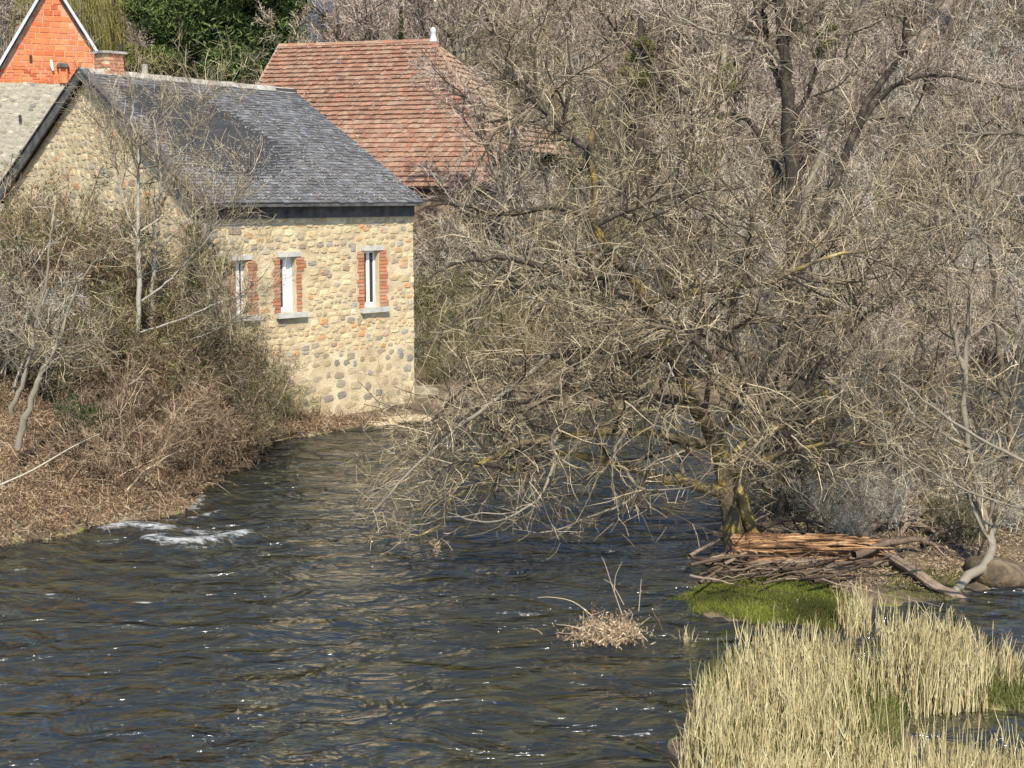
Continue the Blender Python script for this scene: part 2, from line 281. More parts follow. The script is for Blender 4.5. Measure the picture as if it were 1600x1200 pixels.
def blob(pts, w, amp, fo):
    global Z, foam
    P = np.array([gnd(x, y)[:2] for x, y in pts]); d = np.full(X.shape, 1e9)
    for a, b in zip(P[:-1], P[1:]):
        ab = b - a; t = np.clip(((X - a[0]) * ab[0] + (Y - a[1]) * ab[1]) / (ab @ ab), 0, 1); d = np.minimum(d, np.hypot(X - a[0] - t * ab[0], (Y - a[1] - t * ab[1])))
    g = np.exp(-(d / w) ** 2); Z = Z + amp * g; foam = np.maximum(foam, fo * g)
blob([(170, 830), (210, 823), (245, 830), (262, 838)], .28, .08, .46)
blob([(235, 850), (280, 853), (330, 848), (380, 838)], .26, .09, .48)
blob([(250, 818), (300, 812), (345, 800)], .14, .03, .40)
blob([(260, 826), (320, 832), (380, 830)], .26, .0, .41)
blob([(300, 795), (315, 775)], .15, .0, .45)
blob([(505, 808), (560, 803), (600, 805)], .08, .02, .36)
blob([(750, 748), (810, 752), (860, 750)], .15, .02, .42)
blob([(205, 942), (240, 941)], .06, .01, .44); blob([(70, 930), (90, 927)], .05, .01, .44); blob([(660, 882), (700, 880)], .06, .03, .32)
blob([(20, 890), (60, 888)], .06, .01, .42)
foam += .06 * wav(X, Y, 3, 31) * (foam > .1)
blob([(190, 838), (240, 842), (280, 842)], .14, .05, .0)
wat = grid(wx, wy, Z, 'river_water', water_mat(), foam.reshape(-1)); tag(wat, kind='structure')

# ------------------------------------------------------------------ pieces shared
def unit_box(name, m, irr=.06, seed=0):
    r = np.random.default_rng(seed); mb = MB(); V = np.array([[x, y, z] for z in (0, 1) for y in (0, 1) for x in (0, 1)], float) - .5
    c = .07; out = []; mb2 = MB()
    # front (-y) chamfered
    Vb = np.array([[-.5, .5, -.5], [.5, .5, -.5], [.5, .5, .5], [-.5, .5, .5]]); Vm = Vb.copy(); Vm[:, 1] = -.3; Vf = Vb * np.array([1 - c, 0, 1 - c * 2]); Vf[:, 1] = -.5
    Vm += r.normal(0, irr * .4, Vm.shape) * [1, 0, 1]; Vf += r.normal(0, irr * .4, Vf.shape) * [1, 1, 1]
    V = np.vstack([Vb, Vm, Vf]); f = []
    for k in (0, 4):
        for i in range(4): j = (i + 1) % 4; f.append([k + i, k + 4 + i, k + 4 + j, k + j])
    f.append([8, 9, 10, 11]); f.append([3, 2, 1, 0]); f = [q[::-1] for q in f]
    mb.add(V, f); return mb.mesh(name, m)
def stone_mesh(name, m, seed, n=8):
    """irregular domed polygon in x-z, facing -y, unit size"""
    r = np.random.default_rng(seed); a = np.arange(n) / n * 2 * math.pi + r.normal(0, .12, n)
    sq = 1 / np.maximum(np.abs(np.cos(a)), np.abs(np.sin(a))) ** .75; rad = .5 * sq * r.uniform(.86, 1.06, n)
    rad = np.minimum(rad, .62)
    ring = lambda s, y, w: np.stack([np.cos(a) * rad * s, np.full(n, y) + r.normal(0, w, n), np.sin(a) * rad * s], -1)
    V = np.vstack([ring(1, .5, 0), ring(1, -.15, .03), ring(.72, -.5, .06), [[0, -.56, 0]]]); q = []; t = []
    for k in (0, n):
        for i in range(n): j = (i + 1) % n; q.append([k + i, k + j, k + n + j, k + n + i])
    for i in range(n): t.append([2 * n + i, 2 * n + (i + 1) % n, 3 * n])
    mb = MB(); mb.v = [V]; mb.f = [np.array(q), np.array(t)]; mb.a = [np.full(len(V), .5)]; mb.n = len(V)
    return mb.mesh(name, m)
def mesh_arrays(me):
    V = np.empty(len(me.vertices) * 3); me.vertices.foreach_get('co', V); return V.reshape(-1, 3), [np.array(p.vertices) for p in me.polygons]
def join_pieces(items, variants, name, m, parent):
    """items: (cx,cy,cz,sx,sy,sz,rotY,variant)"""
    mb = MB(); arr = []
    for me in variants:
        V, Fs = mesh_arrays(me); arr.append((V, np.array([f for f in Fs if len(f) == 4]), np.array([f for f in Fs if len(f) == 3])))
    for it in items:
        V, q, t = arr[it[7]]; c, s = math.cos(it[6]), math.sin(it[6]); P = V * np.array(it[3:6]); P = np.stack([P[:, 0] * c - P[:, 2] * s, P[:, 1], P[:, 0] * s + P[:, 2] * c], -1) + np.array(it[:3])
        n0 = mb.n; mb.add(P, q)
        if len(t): mb.f.append(t + n0)
    return tag(mb.build(name, m, parent), kind='stuff')
def place_pieces(items, variants, name, parent, M0=None):
    for it in items:
        o = link(name, variants[it[7]], parent); o.location = it[:3]; o.scale = it[3:6]; o.rotation_euler = (0, -it[6], 0)
def rubble(x0, x1, z0, z1, hmin, hmax, seed, holes=(), gap=.025, wmul=(1.0, 2.1), shape=None, nvar=10, thick=.05, off=.012):
    r = random.Random(seed); z = z0; items = []
    while z < z1:
        h = r.uniform(hmin, hmax); x = x0 + r.uniform(0, .1)
        while x < x1:
            w = h * r.uniform(*wmul); w = min(w, x1 - x + .02); cx, cz = x + w / 2, z + h / 2 + r.uniform(-.3, .3) * h
            ok = w > .04 and not any(a - .01 < cx + w * .4 and cx - w * .4 < b + .01 and c - .01 < cz + h * .4 and cz - h * .4 < d + .01 for a, b, c, d in holes)
            if shape and not shape(cx, cz): ok = False
            if ok: items.append((cx, off + r.uniform(-.004, .005), cz, w - gap * r.uniform(.5, 1.4), thick, (h - gap * .6) * r.uniform(.8, 1.1), r.uniform(-.16, .16), r.randrange(nvar)))
            x += w
        z += h * .97
    return items

# ------------------------------------------------------------------ slate-roofed stone house on the river bank
E = np.array([.7071, .7071, 0]); E /= np.linalg.norm(E); ROT = math.atan2(E[1], E[0]); G = np.array([-E[1], E[0], 0])
C0 = np.array([-5.84, 26.03, 0.0]); LW, WG, ZT = 5.33, 7.8, 4.45; ZR = 7.0; ZE = 4.56
house = empty('stone_house', C0, ROT); tag(house, 'stone house with dark slate roof and three narrow white-framed windows rising from the river', 'house')
def wall_uv(px, py):
    p = on_plane(px, py, C0, (E[1], -E[0], 0)); return float(np.dot(p - C0, E)), float(p[2])
wins = []
for (xa, ya), (xb, yb) in [((366, 407), (388, 492)), ((437, 402), (464, 487)), ((568.5, 392), (593, 479))]:
    u0, z1 = wall_uv(xa, ya); u1, z0 = wall_uv(xb, yb); wins.append((u0, u1, z0, z1))
TH = .38
mb = MB()   # mortar wall with openings
xsplit = [.16] + [v for w in wins for v in w[:2]] + [LW]
for i in range(len(xsplit) - 1):
    a, b = xsplit[i], xsplit[i + 1]
    if i % 2 == 0: mb.box(a, b, 0.0, TH, -.8, ZT)
    else:
        w = wins[i // 2]; mb.box(a, b, 0.0, TH, -.8, w[2]); mb.box(a, b, 0.0, TH, w[3], ZT)
rw = mb.build('river_wall', M['mortar'], house)
rw['label'] = 'sunlit rubble stone wall facing the river'
SV = [stone_mesh('stone', M['stone'], i, 8) for i in range(10)]; SL = [stone_mesh('stone', M['stone_low'], 50 + i, 9) for i in range(10)]
holes = [(w[0] - .17, w[1] + .23, w[2] - .11, w[3] + .10) for w in wins]
up = rubble(.35, LW + .005, 1.42, ZT - .36, .085, .17, 3, holes, .010, off=.014)
zl0 = -.1
low = rubble(.6, LW + .005, zl0, 1.40, .13, .28, 5, (), .045, (.8, 1.6), off=.0185)
allst = [(it, 0) for it in up] + [(it, 1) for it in low]; allst.sort(key=lambda q: -q[0][3] * q[0][5])
place_pieces([q[0] for q in allst[:285] if q[1] == 0], SV, 'stone', rw); place_pieces([q[0] for q in allst[:285] if q[1] == 1], SL, 'stone', rw)
if allst[285:]:
    join_pieces([q[0] for q in allst[285:] if q[1] == 0], SV, 'small_stones', M['stone'], rw)
print('STONES', len(allst))
qs = []   # quoins at the far corner
for k in range(18):
    z = .0 + k * .235; 
# gable end wall (faces -x local)
mb = MB(); x = 0.0
zed = lambda y: ZE + (ZR - ZE) * (1 - abs(y - WG / 2) / (WG / 2))
V = [[0, TH, -.8], [0, WG, -.8], [0, WG, ZE - .1], [0, WG / 2, ZR - .1], [0, TH, zed(TH) - .1], [0, 0, -.8]]
P_ = [(TH, -.8), (WG, -.8), (WG, ZE - .12), (WG / 2, ZR - .12), (TH, zed(TH) - .12)]
Vv = [[.16, y, z] for y, z in P_] + [[.54, y, z] for y, z in P_]
mb.add(Vv, [[0, 4, 3, 2, 1]]); mb.f.append(np.array([[5, 6, 7, 8, 9]])); mb.f.append(np.array([[i, (i + 1) % 5, 5 + (i + 1) % 5, 5 + i] for i in range(5)]))
gw = mb.build('gable_wall', M['mortar'], house); gw['label'] = 'beige rubble gable end'
gi = rubble(.02, WG - .05, 2.0, ZR - .1, .10, .2, 8, (), .012, off=.016, shape=lambda cx, cz: cz < zed(WG - cx) - .22)
SG = [stone_mesh('stone', M['stone'], 80 + i, 7) for i in range(10)]
gs = join_pieces(gi, SG, 'gable_stones', M['stone'], gw); gs.rotation_euler = (0, 0, -math.pi / 2); gs.location = (.16, WG, 0)
mb = MB(); mb.box(LW - .36, LW - .004, TH, WG, -.8, ZE - .1); mb.box(0.54, LW - .36, WG - .36, WG, -.8, ZE - .1); mb.build('rear_wall', M['mortar'], house)
mb = MB(); q = [(TH, ZE - .1), (WG, ZE - .1), (WG / 2, ZR - .34)]; mb.add([[LW - .034, y, z] for y, z in q] + [[LW - .3, y, z] for y, z in q], [[0, 1, 2], [5, 4, 3]]); mb.build('far_gable', M['mortar'], house)
# roof planes
OV = .26; slope = (ZR - ZE) / (WG / 2); SLn = math.hypot(1, slope)
def roofpt(x, d, side, lift=0.0):
    """d = horizontal distance from ridge; side -1 river"""
    k = 1 - d / (WG / 2 + .26); z_ = .16 * k * max(x, 0) / 5.7 + .035 * math.sin(x * 1.1) * math.sin(d * .8)
    x = x * (1 - .035 * k) + .03; lift -= z_; y = WG / 2 + side * d; return [x, y - 0 + side * lift * slope / SLn, ZR - d * slope + lift / SLn]
RX0, RX1 = .0, LW + .06; DE = WG / 2 + OV
mb = MB()
for side in (-1, 1):
    a = [roofpt(RX0, 0, side), roofpt(RX1, 0, side), roofpt(RX1, DE, side), roofpt(RX0, DE, side)]; b = [roofpt(RX0, 0, side, -.07), roofpt(RX1, 0, side, -.07), roofpt(RX1, DE, side, -.07), roofpt(RX0, DE, side, -.07)]
    mb.add(a + b, [[0, 1, 2, 3], [7, 6, 5, 4], [0, 4, 5, 1], [1, 5, 6, 2], [2, 6, 7, 3], [3, 7, 4, 0]])
roof = mb.build('slate_roof', M['slatebase'], house)
def slates(side, nrow, wid, name, x0, x1, d0, d1, m, parent, fn=roofpt, keep=None, th=.012, jig=.006, rough=.0, tilt=.022):
    mb = MB(); r = random.Random(5); out = []
    ex = (d1 - d0) / nrow
    for k in range(nrow):
        x = x0 - (wid / 2 if k % 2 else 0)
        while x < x1:
            w = wid * r.uniform(.92, 1.05); xa, xb = max(x, x0), min(x + w - .006, x1)
            if xb - xa > .03:
                da = d0 + k * ex - ex * .35; db = d0 + (k + 1) * ex + r.uniform(-jig, jig); l = r.uniform(0, jig)
                if keep is None or keep((xa + xb) / 2, (da + db) / 2):
                    da = max(da, d0)
                    top = [fn(xa, da, side, .008 + l), fn(xb, da, side, .008 + l), fn(xb, db, side, tilt + th + l + r.uniform(0, jig)), fn(xa, db, side, tilt + th + l + r.uniform(0, jig))]
                    bot = [fn(xb, db, side, .004), fn(xa, db, side, .004)]
                    out.append(top + bot)
            x += w
    return out
PF = [[0, 1, 2, 3], [3, 2, 4, 5], [0, 3, 5, 0], [1, 4, 2, 1]]
def pieces_join(out, name, m, parent):
    mb = MB(); n = len(out); V = np.array(out).reshape(-1, 3)
    q = np.array([[0, 1, 2, 3], [3, 2, 4, 5]]); t = np.array([[0, 3, 5], [1, 4, 2]]); off = (np.arange(n) * 6)[:, None, None]
    mb.add(V, (q[None] + off).reshape(-1, 4)); mb.f.append((t[None] + off).reshape(-1, 3)); return tag(mb.build(name, m, parent), kind='stuff')
sl_ = slates(-1, 44, .15, 'slates', RX0, RX1, 0, DE + .03, M['slate'], roof, jig=.009, tilt=.014, th=.008); pieces_join(sl_, 'slates', M['slate'], roof)
sl_ = slates(1, 30, .3, 'slates', RX0, RX1, 0, DE, M['slate'], roof); pieces_join(sl_, 'rear_slates', M['slate'], roof)
mb = MB(); r = random.Random(2); lc = []
for i in range(3600):
    d = DE * (1 - abs(r.gauss(0, .5)))
    if 0 < d < DE: p = roofpt(r.uniform(RX0, RX1), d, -1, .052); lc.append(p)
mb.leaves(np.array(lc), RNG.uniform(.010, .022, len(lc)), aspect=1.2, N0=np.array([0, -3.0, 4.5])); tag(mb.build('lichen_specks', M['lichen'], roof), kind='stuff')
nr = 20
for k in range(nr):   # ridge tiles
    xa = RX0 + (RX1 * .965 - RX0) * k / nr; xb = RX0 + (RX1 * .965 - RX0) * (k + 1) / nr - .01; z = ZR + .06 - .16 * k / nr + random.uniform(-.008, .008)
    mb = MB(); mb.add([[xa, WG / 2 - .12, z - .11], [xb, WG / 2 - .12, z - .11], [xb, WG / 2 - .04, z], [xa, WG / 2 - .04, z], [xa, WG / 2 + .04, z], [xb, WG / 2 + .04, z], [xb, WG / 2 + .12, z - .11], [xa, WG / 2 + .12, z - .11]], [[0, 1, 2, 3], [3, 2, 5, 4], [4, 5, 6, 7], [1, 6, 5, 2], [0, 3, 4, 7]]); mb.build('ridge_tile', M['ridge'], roof)
for side in (-1, 1):   # barge boards on gable verge
    for nm, off, th, hh, m in (('bargeboard', -.03, .05, .26, M['darkwood']), ('verge_slate', -.06, .18, .035, M['darkwood'])):
        mb = MB(); x0 = RX0 + off; lo = -.20 if nm == 'bargeboard' else .045
        pts = [roofpt(x0, 0, side, lo), roofpt(x0, DE + .1, side, lo), roofpt(x0, DE + .1, side, lo + hh), roofpt(x0, 0, side, lo + hh)]
        pts[0][1] = pts[3][1] = WG / 2;
        pb = [[p[0] + th, p[1], p[2]] for p in pts]
        mb.add(pts + pb, [[0, 1, 2, 3], [7, 6, 5, 4], [0, 4, 5, 1], [1, 5, 6, 2], [2, 6, 7, 3]]); mb.build(nm, m, roof)
pv = [(-.15 - .06, ZE - .06), ]
mb = MB(); y0 = -OV - .02; z0 = ZR - DE * slope
mb.box(RX0 + .05, RX1 - .01, y0 - .005, y0 + .03, z0 - .075, z0 - .02); mb.build('fascia_board', M['darkwood'], roof)
mb = MB(); mb.box(.1, LW + .01, -.045, .10, ZT - .35, ZT - .03); mb.build('wall_plate_shade_band', M['darkwood'], roof)  # wall plate, carried lower in dark board to stand in for eave shadow
# windows
BB = [unit_box('brick', M['brick'], .08, i) for i in range(4)]
wlab = ['window nearest the ivy', 'middle window', 'window nearest the far corner']
for wi, (u0, u1, z0, z1) in enumerate(wins):
    w = empty('window'); w.parent = house; w['label'] = wlab[wi]
    mb = MB(); mb.box(u0 - .07, u1 + .10, -.035, .06, z1 + .002, z1 + .10); mb.build('lintel', M['cement'], w)
    mb = MB(); mb.box(u0 - .12, u1 + .20, -.10, .12, z0 - .105, z0 - .002); mb.build('sill', M['cement'], w)
    fy = .13; mb = MB(); t = .05
    mb.box(u0 + .003, u0 + t, fy, fy + .05, z0, z1); mb.box(u1 - t, u1 - .003, fy, fy + .05, z0, z1); mb.box(u0 + t, u1 - t, fy, fy + .05, z0, z0 + .09); mb.box(u0 + t, u1 - t, fy, fy + .05, z1 - t, z1)
    um = u0 + (u1 - u0) * .5; mb.box(um - .035, um + .035, fy - .012, fy + .04, z0 + .09, z1 - t); mb.build('frame', M['white'], w)
    mb = MB(); mb.box(u0 + t, um - .035, fy + .02, fy + .03, z0 + .09, z1 - t); mb.build('pane', M['glass'], w)
    mb = MB(); mb.box(um + .035, u1 - t, fy + .02, fy + .03, z0 + .09, z1 - t); mb.build('pane', M['glass' if wi != 1 else 'white'], w)
    mb = MB(); mb.box(u1 - .012, u1 - .002, .01, fy, z0, z1 - .0); mb.box(u0 + .002, u0 + .012, .01, fy, z0, z1); mb.build('reveal', M['render'], w)
    n = int((z1 - z0) / .068)
    for k in range(n):
        zz = z0 + (k + .5) * (z1 - z0) / n; hh = (z1 - z0) / n - .011
        for sd in (0, 1):
            base = [.14, .18][(k // 2) % 2] if sd == 0 else [.23, .19][(k // 2) % 2]
            if wi == 1 and sd == 1 and k < n * .72: base = .12
            L_ = base + random.uniform(-.01, .01); o = link('brick', BB[random.randrange(4)], w)
            o.location = ((u0 - L_ / 2 - .003) if sd == 0 else (u1 + L_ / 2 + .003), .025, zz); o.scale = (L_, .085, hh)
# chimney
ch = empty('chimney'); ch.parent = house; cx, cy = .72, WG / 2 + .12; cz0, cz1 = ZR - .6, ZR + .36; hw = .22
mb = MB(); mb.box(cx - hw + .012, cx + hw - .012, cy - hw + .012, cy + hw - .012, cz0, cz1); mb.build('chimney_core', M['mortar'], ch)
mb = MB(); mb.box(cx - hw - .05, cx + hw + .05, cy - hw - .05, cy + hw + .05, cz1 + .002, cz1 + .05); mb.build('chimney_cap', M['ridge'], ch)
n = 14
for k in range(n):
    zz = cz0 + (k + .5) * (cz1 - cz0) / n; hh = (cz1 - cz0) / n - .01
    for face in (0, 1):
        x = -hw + (.11 if k % 2 else 0)
        while x < hw - .05:
            L_ = min(.21, hw - x); o = link('brick', BB[random.randrange(4)], ch)
            if face == 0: o.location = (cx + x + L_ / 2, cy - hw + .02, zz); o.scale = (L_ - .012, .05, hh)
            else: o.location = (cx - hw + .02, cy + x + L_ / 2, zz); o.scale = (L_ - .012, .05, hh); o.rotation_euler.z = -math.pi / 2
            x += L_
mb = MB(); mb.tube(np.array([[1.55, WG / 2 + .15, ZR - .3], [1.55, WG / 2 + .15, ZR + .22]]), np.array([.07, .06]), 8); mb.build('vent_pipe', M['ridge'], house)
mb = MB(); mb.box(-.1, .0, .28, .40, ZE + .45, ZE + .6)

# ------------------------------------------------------------------ orange hollow-brick house (behind, top left)
D2 = 40.0; PL = at(0, 75, D2); p0 = at(80, -28, D2)
h2 = empty('brick_house', (p0[0], D2, 0), math.radians(22)); tag(h2, 'tall house with bright orange hollow-brick gable above a grey rubble wall', 'house')
sc = D2 / F
def h2uv(px, py): p = on_plane(px, py, (p0[0], D2, 0), (-math.sin(math.radians(22)), math.cos(math.radians(22)), 0)); d = p - np.array([p0[0], D2, 0]); return d[0] * math.cos(math.radians(22)) + d[1] * math.sin(math.radians(22)), p[2]
u_l, z_l = h2uv(0, 72); u_p, z_p = h2uv(78, -28); u_r, z_r = h2uv(150, 86); _, z_b = h2uv(60, 131)
sl2 = (z_p - z_r) / (u_r - u_p)
g2 = lambda u: z_p - abs(u - u_p) * sl2
ULm = u_p - 3.3; UR = u_r + .02
mb = MB(); pts = [(ULm, z_b - .0), (UR, z_b), (UR, g2(UR)), (u_p, z_p), (ULm, g2(ULm))]
if g2(ULm) < z_b: pts = [(u_p - (z_p - z_b) / sl2, z_b), (UR, z_b), (UR, g2(UR)), (u_p, z_p)]
n = len(pts); mb.add([[u, 0, z] for u, z in pts] + [[u, .25, z] for u, z in pts], [list(range(n))]); mb.f.append(np.array([list(range(2 * n - 1, n - 1, -1))])); mb.f.append(np.array([[(i + 1) % n, i, n + i, n + (i + 1) % n] for i in range(n)]))
bgable = mb.build('brick_gable', M['blockmortar'], h2)
OB = [unit_box('brick', M['block'], .03, 20 + i) for i in range(4)]; nb = 0
bh = 8.6 * sc; k = 0; z = z_b + .02
small = 5
while z < z_p - .1:
    hgt = bh * .55 if k < small else bh; u = ULm - (k % 2) * .14; 
    while u < UR:
        L_ = random.choice([.20, .25, .28]) if k >= small else .22; c = u + L_ / 2; zc = z + hgt / 2
        if g2(c) - hgt * .5 > zc + abs(L_ / 2) * sl2 * .6 and c < UR - L_ * .4 and c > u_l - .3:
            o = link('brick', OB[random.randrange(4)], bgable); o.location = (c, .012 + random.uniform(-.006, .006), zc); o.scale = (L_ - .02, .05, hgt - .015); nb += 1
        u += L_
    z += hgt; k += 1
print('BLOCKS', nb)
mb = MB(); mb.box(ULm, UR + .6, -.03, .35, -.5, z_b - .003); rb = mb.build('rubble_wall', M['greymortar'], h2); rb['label'] = 'grey rubble wall below the orange bricks'
SGr = [stone_mesh('stone', M['stone_grey'], 120 + i, 7) for i in range(8)]
it = rubble(max(ULm, u_l - .5), UR + .5, z_b - 3.2, z_b - .03, .10, .19, 12, (), .012, nvar=8, off=-.012); join_pieces(it, SGr, 'rubble_stones', M['stone_grey'], rb)
for sd in (-1, 1):
    for nm, a, b, m, y0, y1 in (('bargeboard', .03, .17, M['zinc'], -.22, -.02), ('soffit_board', -.05, .028, M['darkwood'], -.12, -.0)):
        ue = u_p + sd * ((UR - u_p) + .25 if sd > 0 else 3.4); mb = MB()
        q = [(u_p, z_p + a), (ue, z_p - abs(ue - u_p) * sl2 + a), (ue, z_p - abs(ue - u_p) * sl2 + b), (u_p, z_p + b)]
        if sd < 0: q = [(u - .0, zz) for u, zz in q]
        mb.add([[u, y0, zz] for u, zz in q] + [[u, y1, zz] for u, zz in q], [[0, 1, 2, 3], [7, 6, 5, 4], [0, 4, 5, 1], [1, 5, 6, 2], [2, 6, 7, 3], [3, 7, 4, 0]]); mb.build(nm, m, h2)
mb = MB()
for sd in (-1, 1):
    ue = u_p + sd * 3.4 if sd < 0 else UR + .25; a = [[u_p, 0, z_p + .1], [ue, 0, z_p - abs(ue - u_p) * sl2 + .1], [ue, 6, z_p - abs(ue - u_p) * sl2 + .1], [u_p, 6, z_p + .1]]; mb.add(a + [[p[0], p[1], p[2] - .08] for p in a], [[0, 1, 2, 3], [7, 6, 5, 4], [0, 4, 5, 1], [1, 5, 6, 2], [2, 6, 7, 3]])
M['greyroof'] = mat('lichened_roof', [(.14, .12, .11), (.27, .24, .21), (.36, .33, .29)], 9, bump=.8, rnd=0); mb.build('roof', M['greyroof'], h2)
uc, zc = h2uv(98, 104); mb = MB(); mb.add([[uc - .17, -.16, zc - .03], [uc + .17, -.16, zc - .03], [uc + .12, -.14, zc + .06], [uc - .12, -.14, zc + .06], [uc - .17, 0, zc], [uc + .17, 0, zc], [uc + .12, 0, zc + .1], [uc - .12, 0, zc + .1]], [[0, 1, 2, 3], [3, 2, 6, 7], [0, 3, 7, 4], [1, 5, 6, 2], [0, 4, 5, 1]]); nc = mb.build('flue_cap', M['darkwood'], h2)
mb = MB(); mb.box(uc - .11, uc - .07, -.12, -.012, zc - .45, zc - .035); mb.box(uc + .07, uc + .11, -.12, -.012, zc - .45, zc - .035); mb.box(uc - .07, uc + .07, -.06, -.012, zc - .45, zc - .035); mb.build('brick_flue', M['block'], h2)
uc, zc = h2uv(80, 102); mb = MB(); mb.tube(np.array([[uc, -.05, zc + .14], [uc, -.07, zc], [uc + .04, -.07, zc - .15]]), np.array([.03, .045, .03]), 6); mb.build('insulator', M['white'], h2)
for px, py in ((48, 92), (31, 185), (100, 128)): uc, zc = h2uv(px, py); mb = MB(); mb.box(uc - .035, uc + .035, -.05 if py < 150 else -.11, -.014, zc - .09, zc + .09); mb.build('vent_slot', M['slatebase'], h2)
# ------------------------------------------------------------------ red tiled barn
rr0 = random.Random(77)
A3 = at(440, 73, 46.0); rd = nrm(np.array([.955, -.297, 0.0])); dn = np.array([-rd[1] * -1, 0, 0])
dnh = np.array([rd[1], -rd[0], 0])           # horizontal downhill toward camera
ptch = .85; dsl = nrm(dnh + np.array([0, 0, -ptch])); n3 = np.cross(rd, dsl); n3 = n3 / np.linalg.norm(n3); n3 = n3 if n3[2] > 0 else -n3
def sl3(px, py):
    p = on_plane(px, py, A3, n3); d = p - A3; return float(np.dot(d, rd)), float(np.dot(d, dsl))
barn = empty('red_tiled_barn', (A3[0], A3[1], 0), math.atan2(rd[1], rd[0])); tag(barn, 'big barn roof of mossy red clay tiles with half hip and zinc finial', 'barn')
xr, _ = sl3(675, 70); xh, dh = sl3(785, 235); DB = dh + 1.6; cpi = 1 / math.hypot(1, ptch); ZB = A3[2]
xl, dl = sl3(402, 135)
print('BARN', xr, xh, dh, xl, dl, DB)
def b3(x, d, side, lift=0.0): return [x, side * (d * cpi + lift * ptch * cpi), ZB - d * ptch * cpi + lift * cpi]
XL0 = min(0, xl) ; DB = max(DB, dh + 1.6)
mb = MB()
for side in (-1, 1):
    q = [(XL0, 0), (xr, 0), (xh, dh), (xh, DB), (XL0, DB)]; a = [b3(x, d, side) for x, d in q]; b = [b3(x, d, side, -.12) for x, d in q]; mb.add(a + b, [[0, 1, 2, 3, 4]]); nq = 5
    mb.f.append(np.array([[9, 8, 7, 6, 5]]) + mb.n - 10); mb.f.append(np.array([[i, (i + 1) % 5, 5 + (i + 1) % 5, 5 + i] for i in range(5)]) + mb.n - 10)
mb.add([b3(xr, 0, -1), b3(xh, dh, -1), b3(xh, dh, 1)], [[0, 1, 2]])
broof = mb.build('tiled_roof', M['slatebase'], barn)
keep = lambda x, d: d > 0 and (x < xr + (xh - xr) * min(d / dh, 1))
nrw = int(DB / .215)
tl = slates(-1, nrw, .17, '', XL0, xh, 0, DB, None, None, fn=b3, keep=keep, th=.04, jig=.014, tilt=.035)
tl.sort(key=lambda t: t[0][2])
def piece_mesh(t, m, name):
    mb = MB(); mb.add(t, [[0, 1, 2, 3], [3, 2, 4, 5]]); mb.f.append(np.array([[0, 3, 5], [1, 4, 2]])); return mb.mesh(name, m)
print('TILES', len(tl))
# tiles that show largest: the lower right part of the slope, one object each
T = np.array(tl); cen = T[:, :4].mean(1); vis = [(i) for i in range(len(tl)) if cen[i, 2] > 5.2 and (lambda q: True)(0)]
def b3world(p): c, s = math.cos(barn.rotation_euler.z), math.sin(barn.rotation_euler.z); return np.array([barn.location[0] + c * p[0] - s * p[1], barn.location[1] + s * p[0] + c * p[1], p[2]])
def proj(p):
    d = np.asarray(p) - np.array([0, 0, CH]); zc = d[1] * cp - d[2] * sp_; yc = d[1] * sp_ + d[2] * cp; return 800 + F * d[0] / zc, 600 - F * yc / zc
def seen(c):
    x, y = proj(b3world(c)); return y < 285 and x > 640 - (325 - y) * 1.02 + 6 - (0 if y > 145 else 400)
order = [i for i in vis if seen(cen[i])]; order.sort(key=lambda i: cen[i, 2]); pick = set(order[:290]); tproto = []
for i in range(6):
    t = np.array([[-.5, .5, .0], [.5, .5, .0], [.5, -.5, .055], [-.5, -.5, .055], [.5, -.5, .0], [-.5, -.5, .0]]) + np.random.default_rng(i).normal(0, .006, (6, 3)) * np.array([1, 1, .5]); tproto.append(piece_mesh(t, M['tile'], 'tile'))
Rt = Matrix(((1, 0, 0), (0, cpi, -ptch * cpi * -1), (0, 0, 1)))
ax = Vector((1, 0, 0)); ay = Vector((0, cpi, ptch * cpi)); az = Vector((0, -ptch * cpi, cpi)); RM = Matrix((ax, ay, az)).transposed()
for i in sorted(pick):
    t = T[i]; o = link('tile', tproto[random.randrange(6)], broof); w = t[1, 0] - t[0, 0]; hgt = np.linalg.norm(t[3] - t[0]); lift = .008 + random.uniform(0, .012)
    c = Vector(t[:4].mean(0)) ; top_mid = (t[0] + t[1] + t[2] + t[3]) / 4
    pl = np.array([top_mid[0], top_mid[1], top_mid[2]]) - np.array(az) * .045
    o.location = pl + np.array(az) * lift; o.rotation_euler = RM.to_euler(); o.scale = (w, hgt, 1)
pieces_join([tl[i] for i in range(len(tl)) if i not in pick], 'upper_tiles', M['tile'], broof)
# half-hip tiles (face to the right)
hA = np.array(b3(xr, 0, -1)); hB = np.array(b3(xh, dh, -1)); hC = np.array(b3(xh, dh, 1)); mid = (hB + hC) / 2; hd = mid - hA; hl = np.linalg.norm(hd); hd = hd / hl; hw_ = np.linalg.norm(hC - hB) / 2; hn = np.cross(np.array([0, 1.0, 0]), hd); hn = hn / np.linalg.norm(hn); hn = hn if hn[2] > 0 else -hn
def fh(x, d, side, lift=0.0): return list(hA + hd * d + np.array([0, 1.0, 0]) * x + hn * lift)
th_ = slates(-1, int(hl / .235), .19, '', -hw_, hw_, 0, hl, None, None, fn=fh, keep=lambda x, d: abs(x) < hw_ * d / hl - .03, th=.03, jig=.012, tilt=.035); pieces_join(th_, 'hip_tiles', M['tileold'], broof)
def ridge_run(a, b, nm, n, m, parent, r=.11):
    a = np.array(a); b = np.array(b)
    for k in range(n):
        p = a + (b - a) * k / n; q = a + (b - a) * (k + 1) / n; mb = MB(); mb.tube(np.array([p, q]), np.array([r, r * .85]), 6, .5); mb.build(nm, m, parent)
lc = []
for i in range(2600):
    x = rr0.uniform(XL0, xh); d = rr0.uniform(0, DB) ** 1
    if keep(x, d + .1): lc.append(b3(x, d, -1, .11))
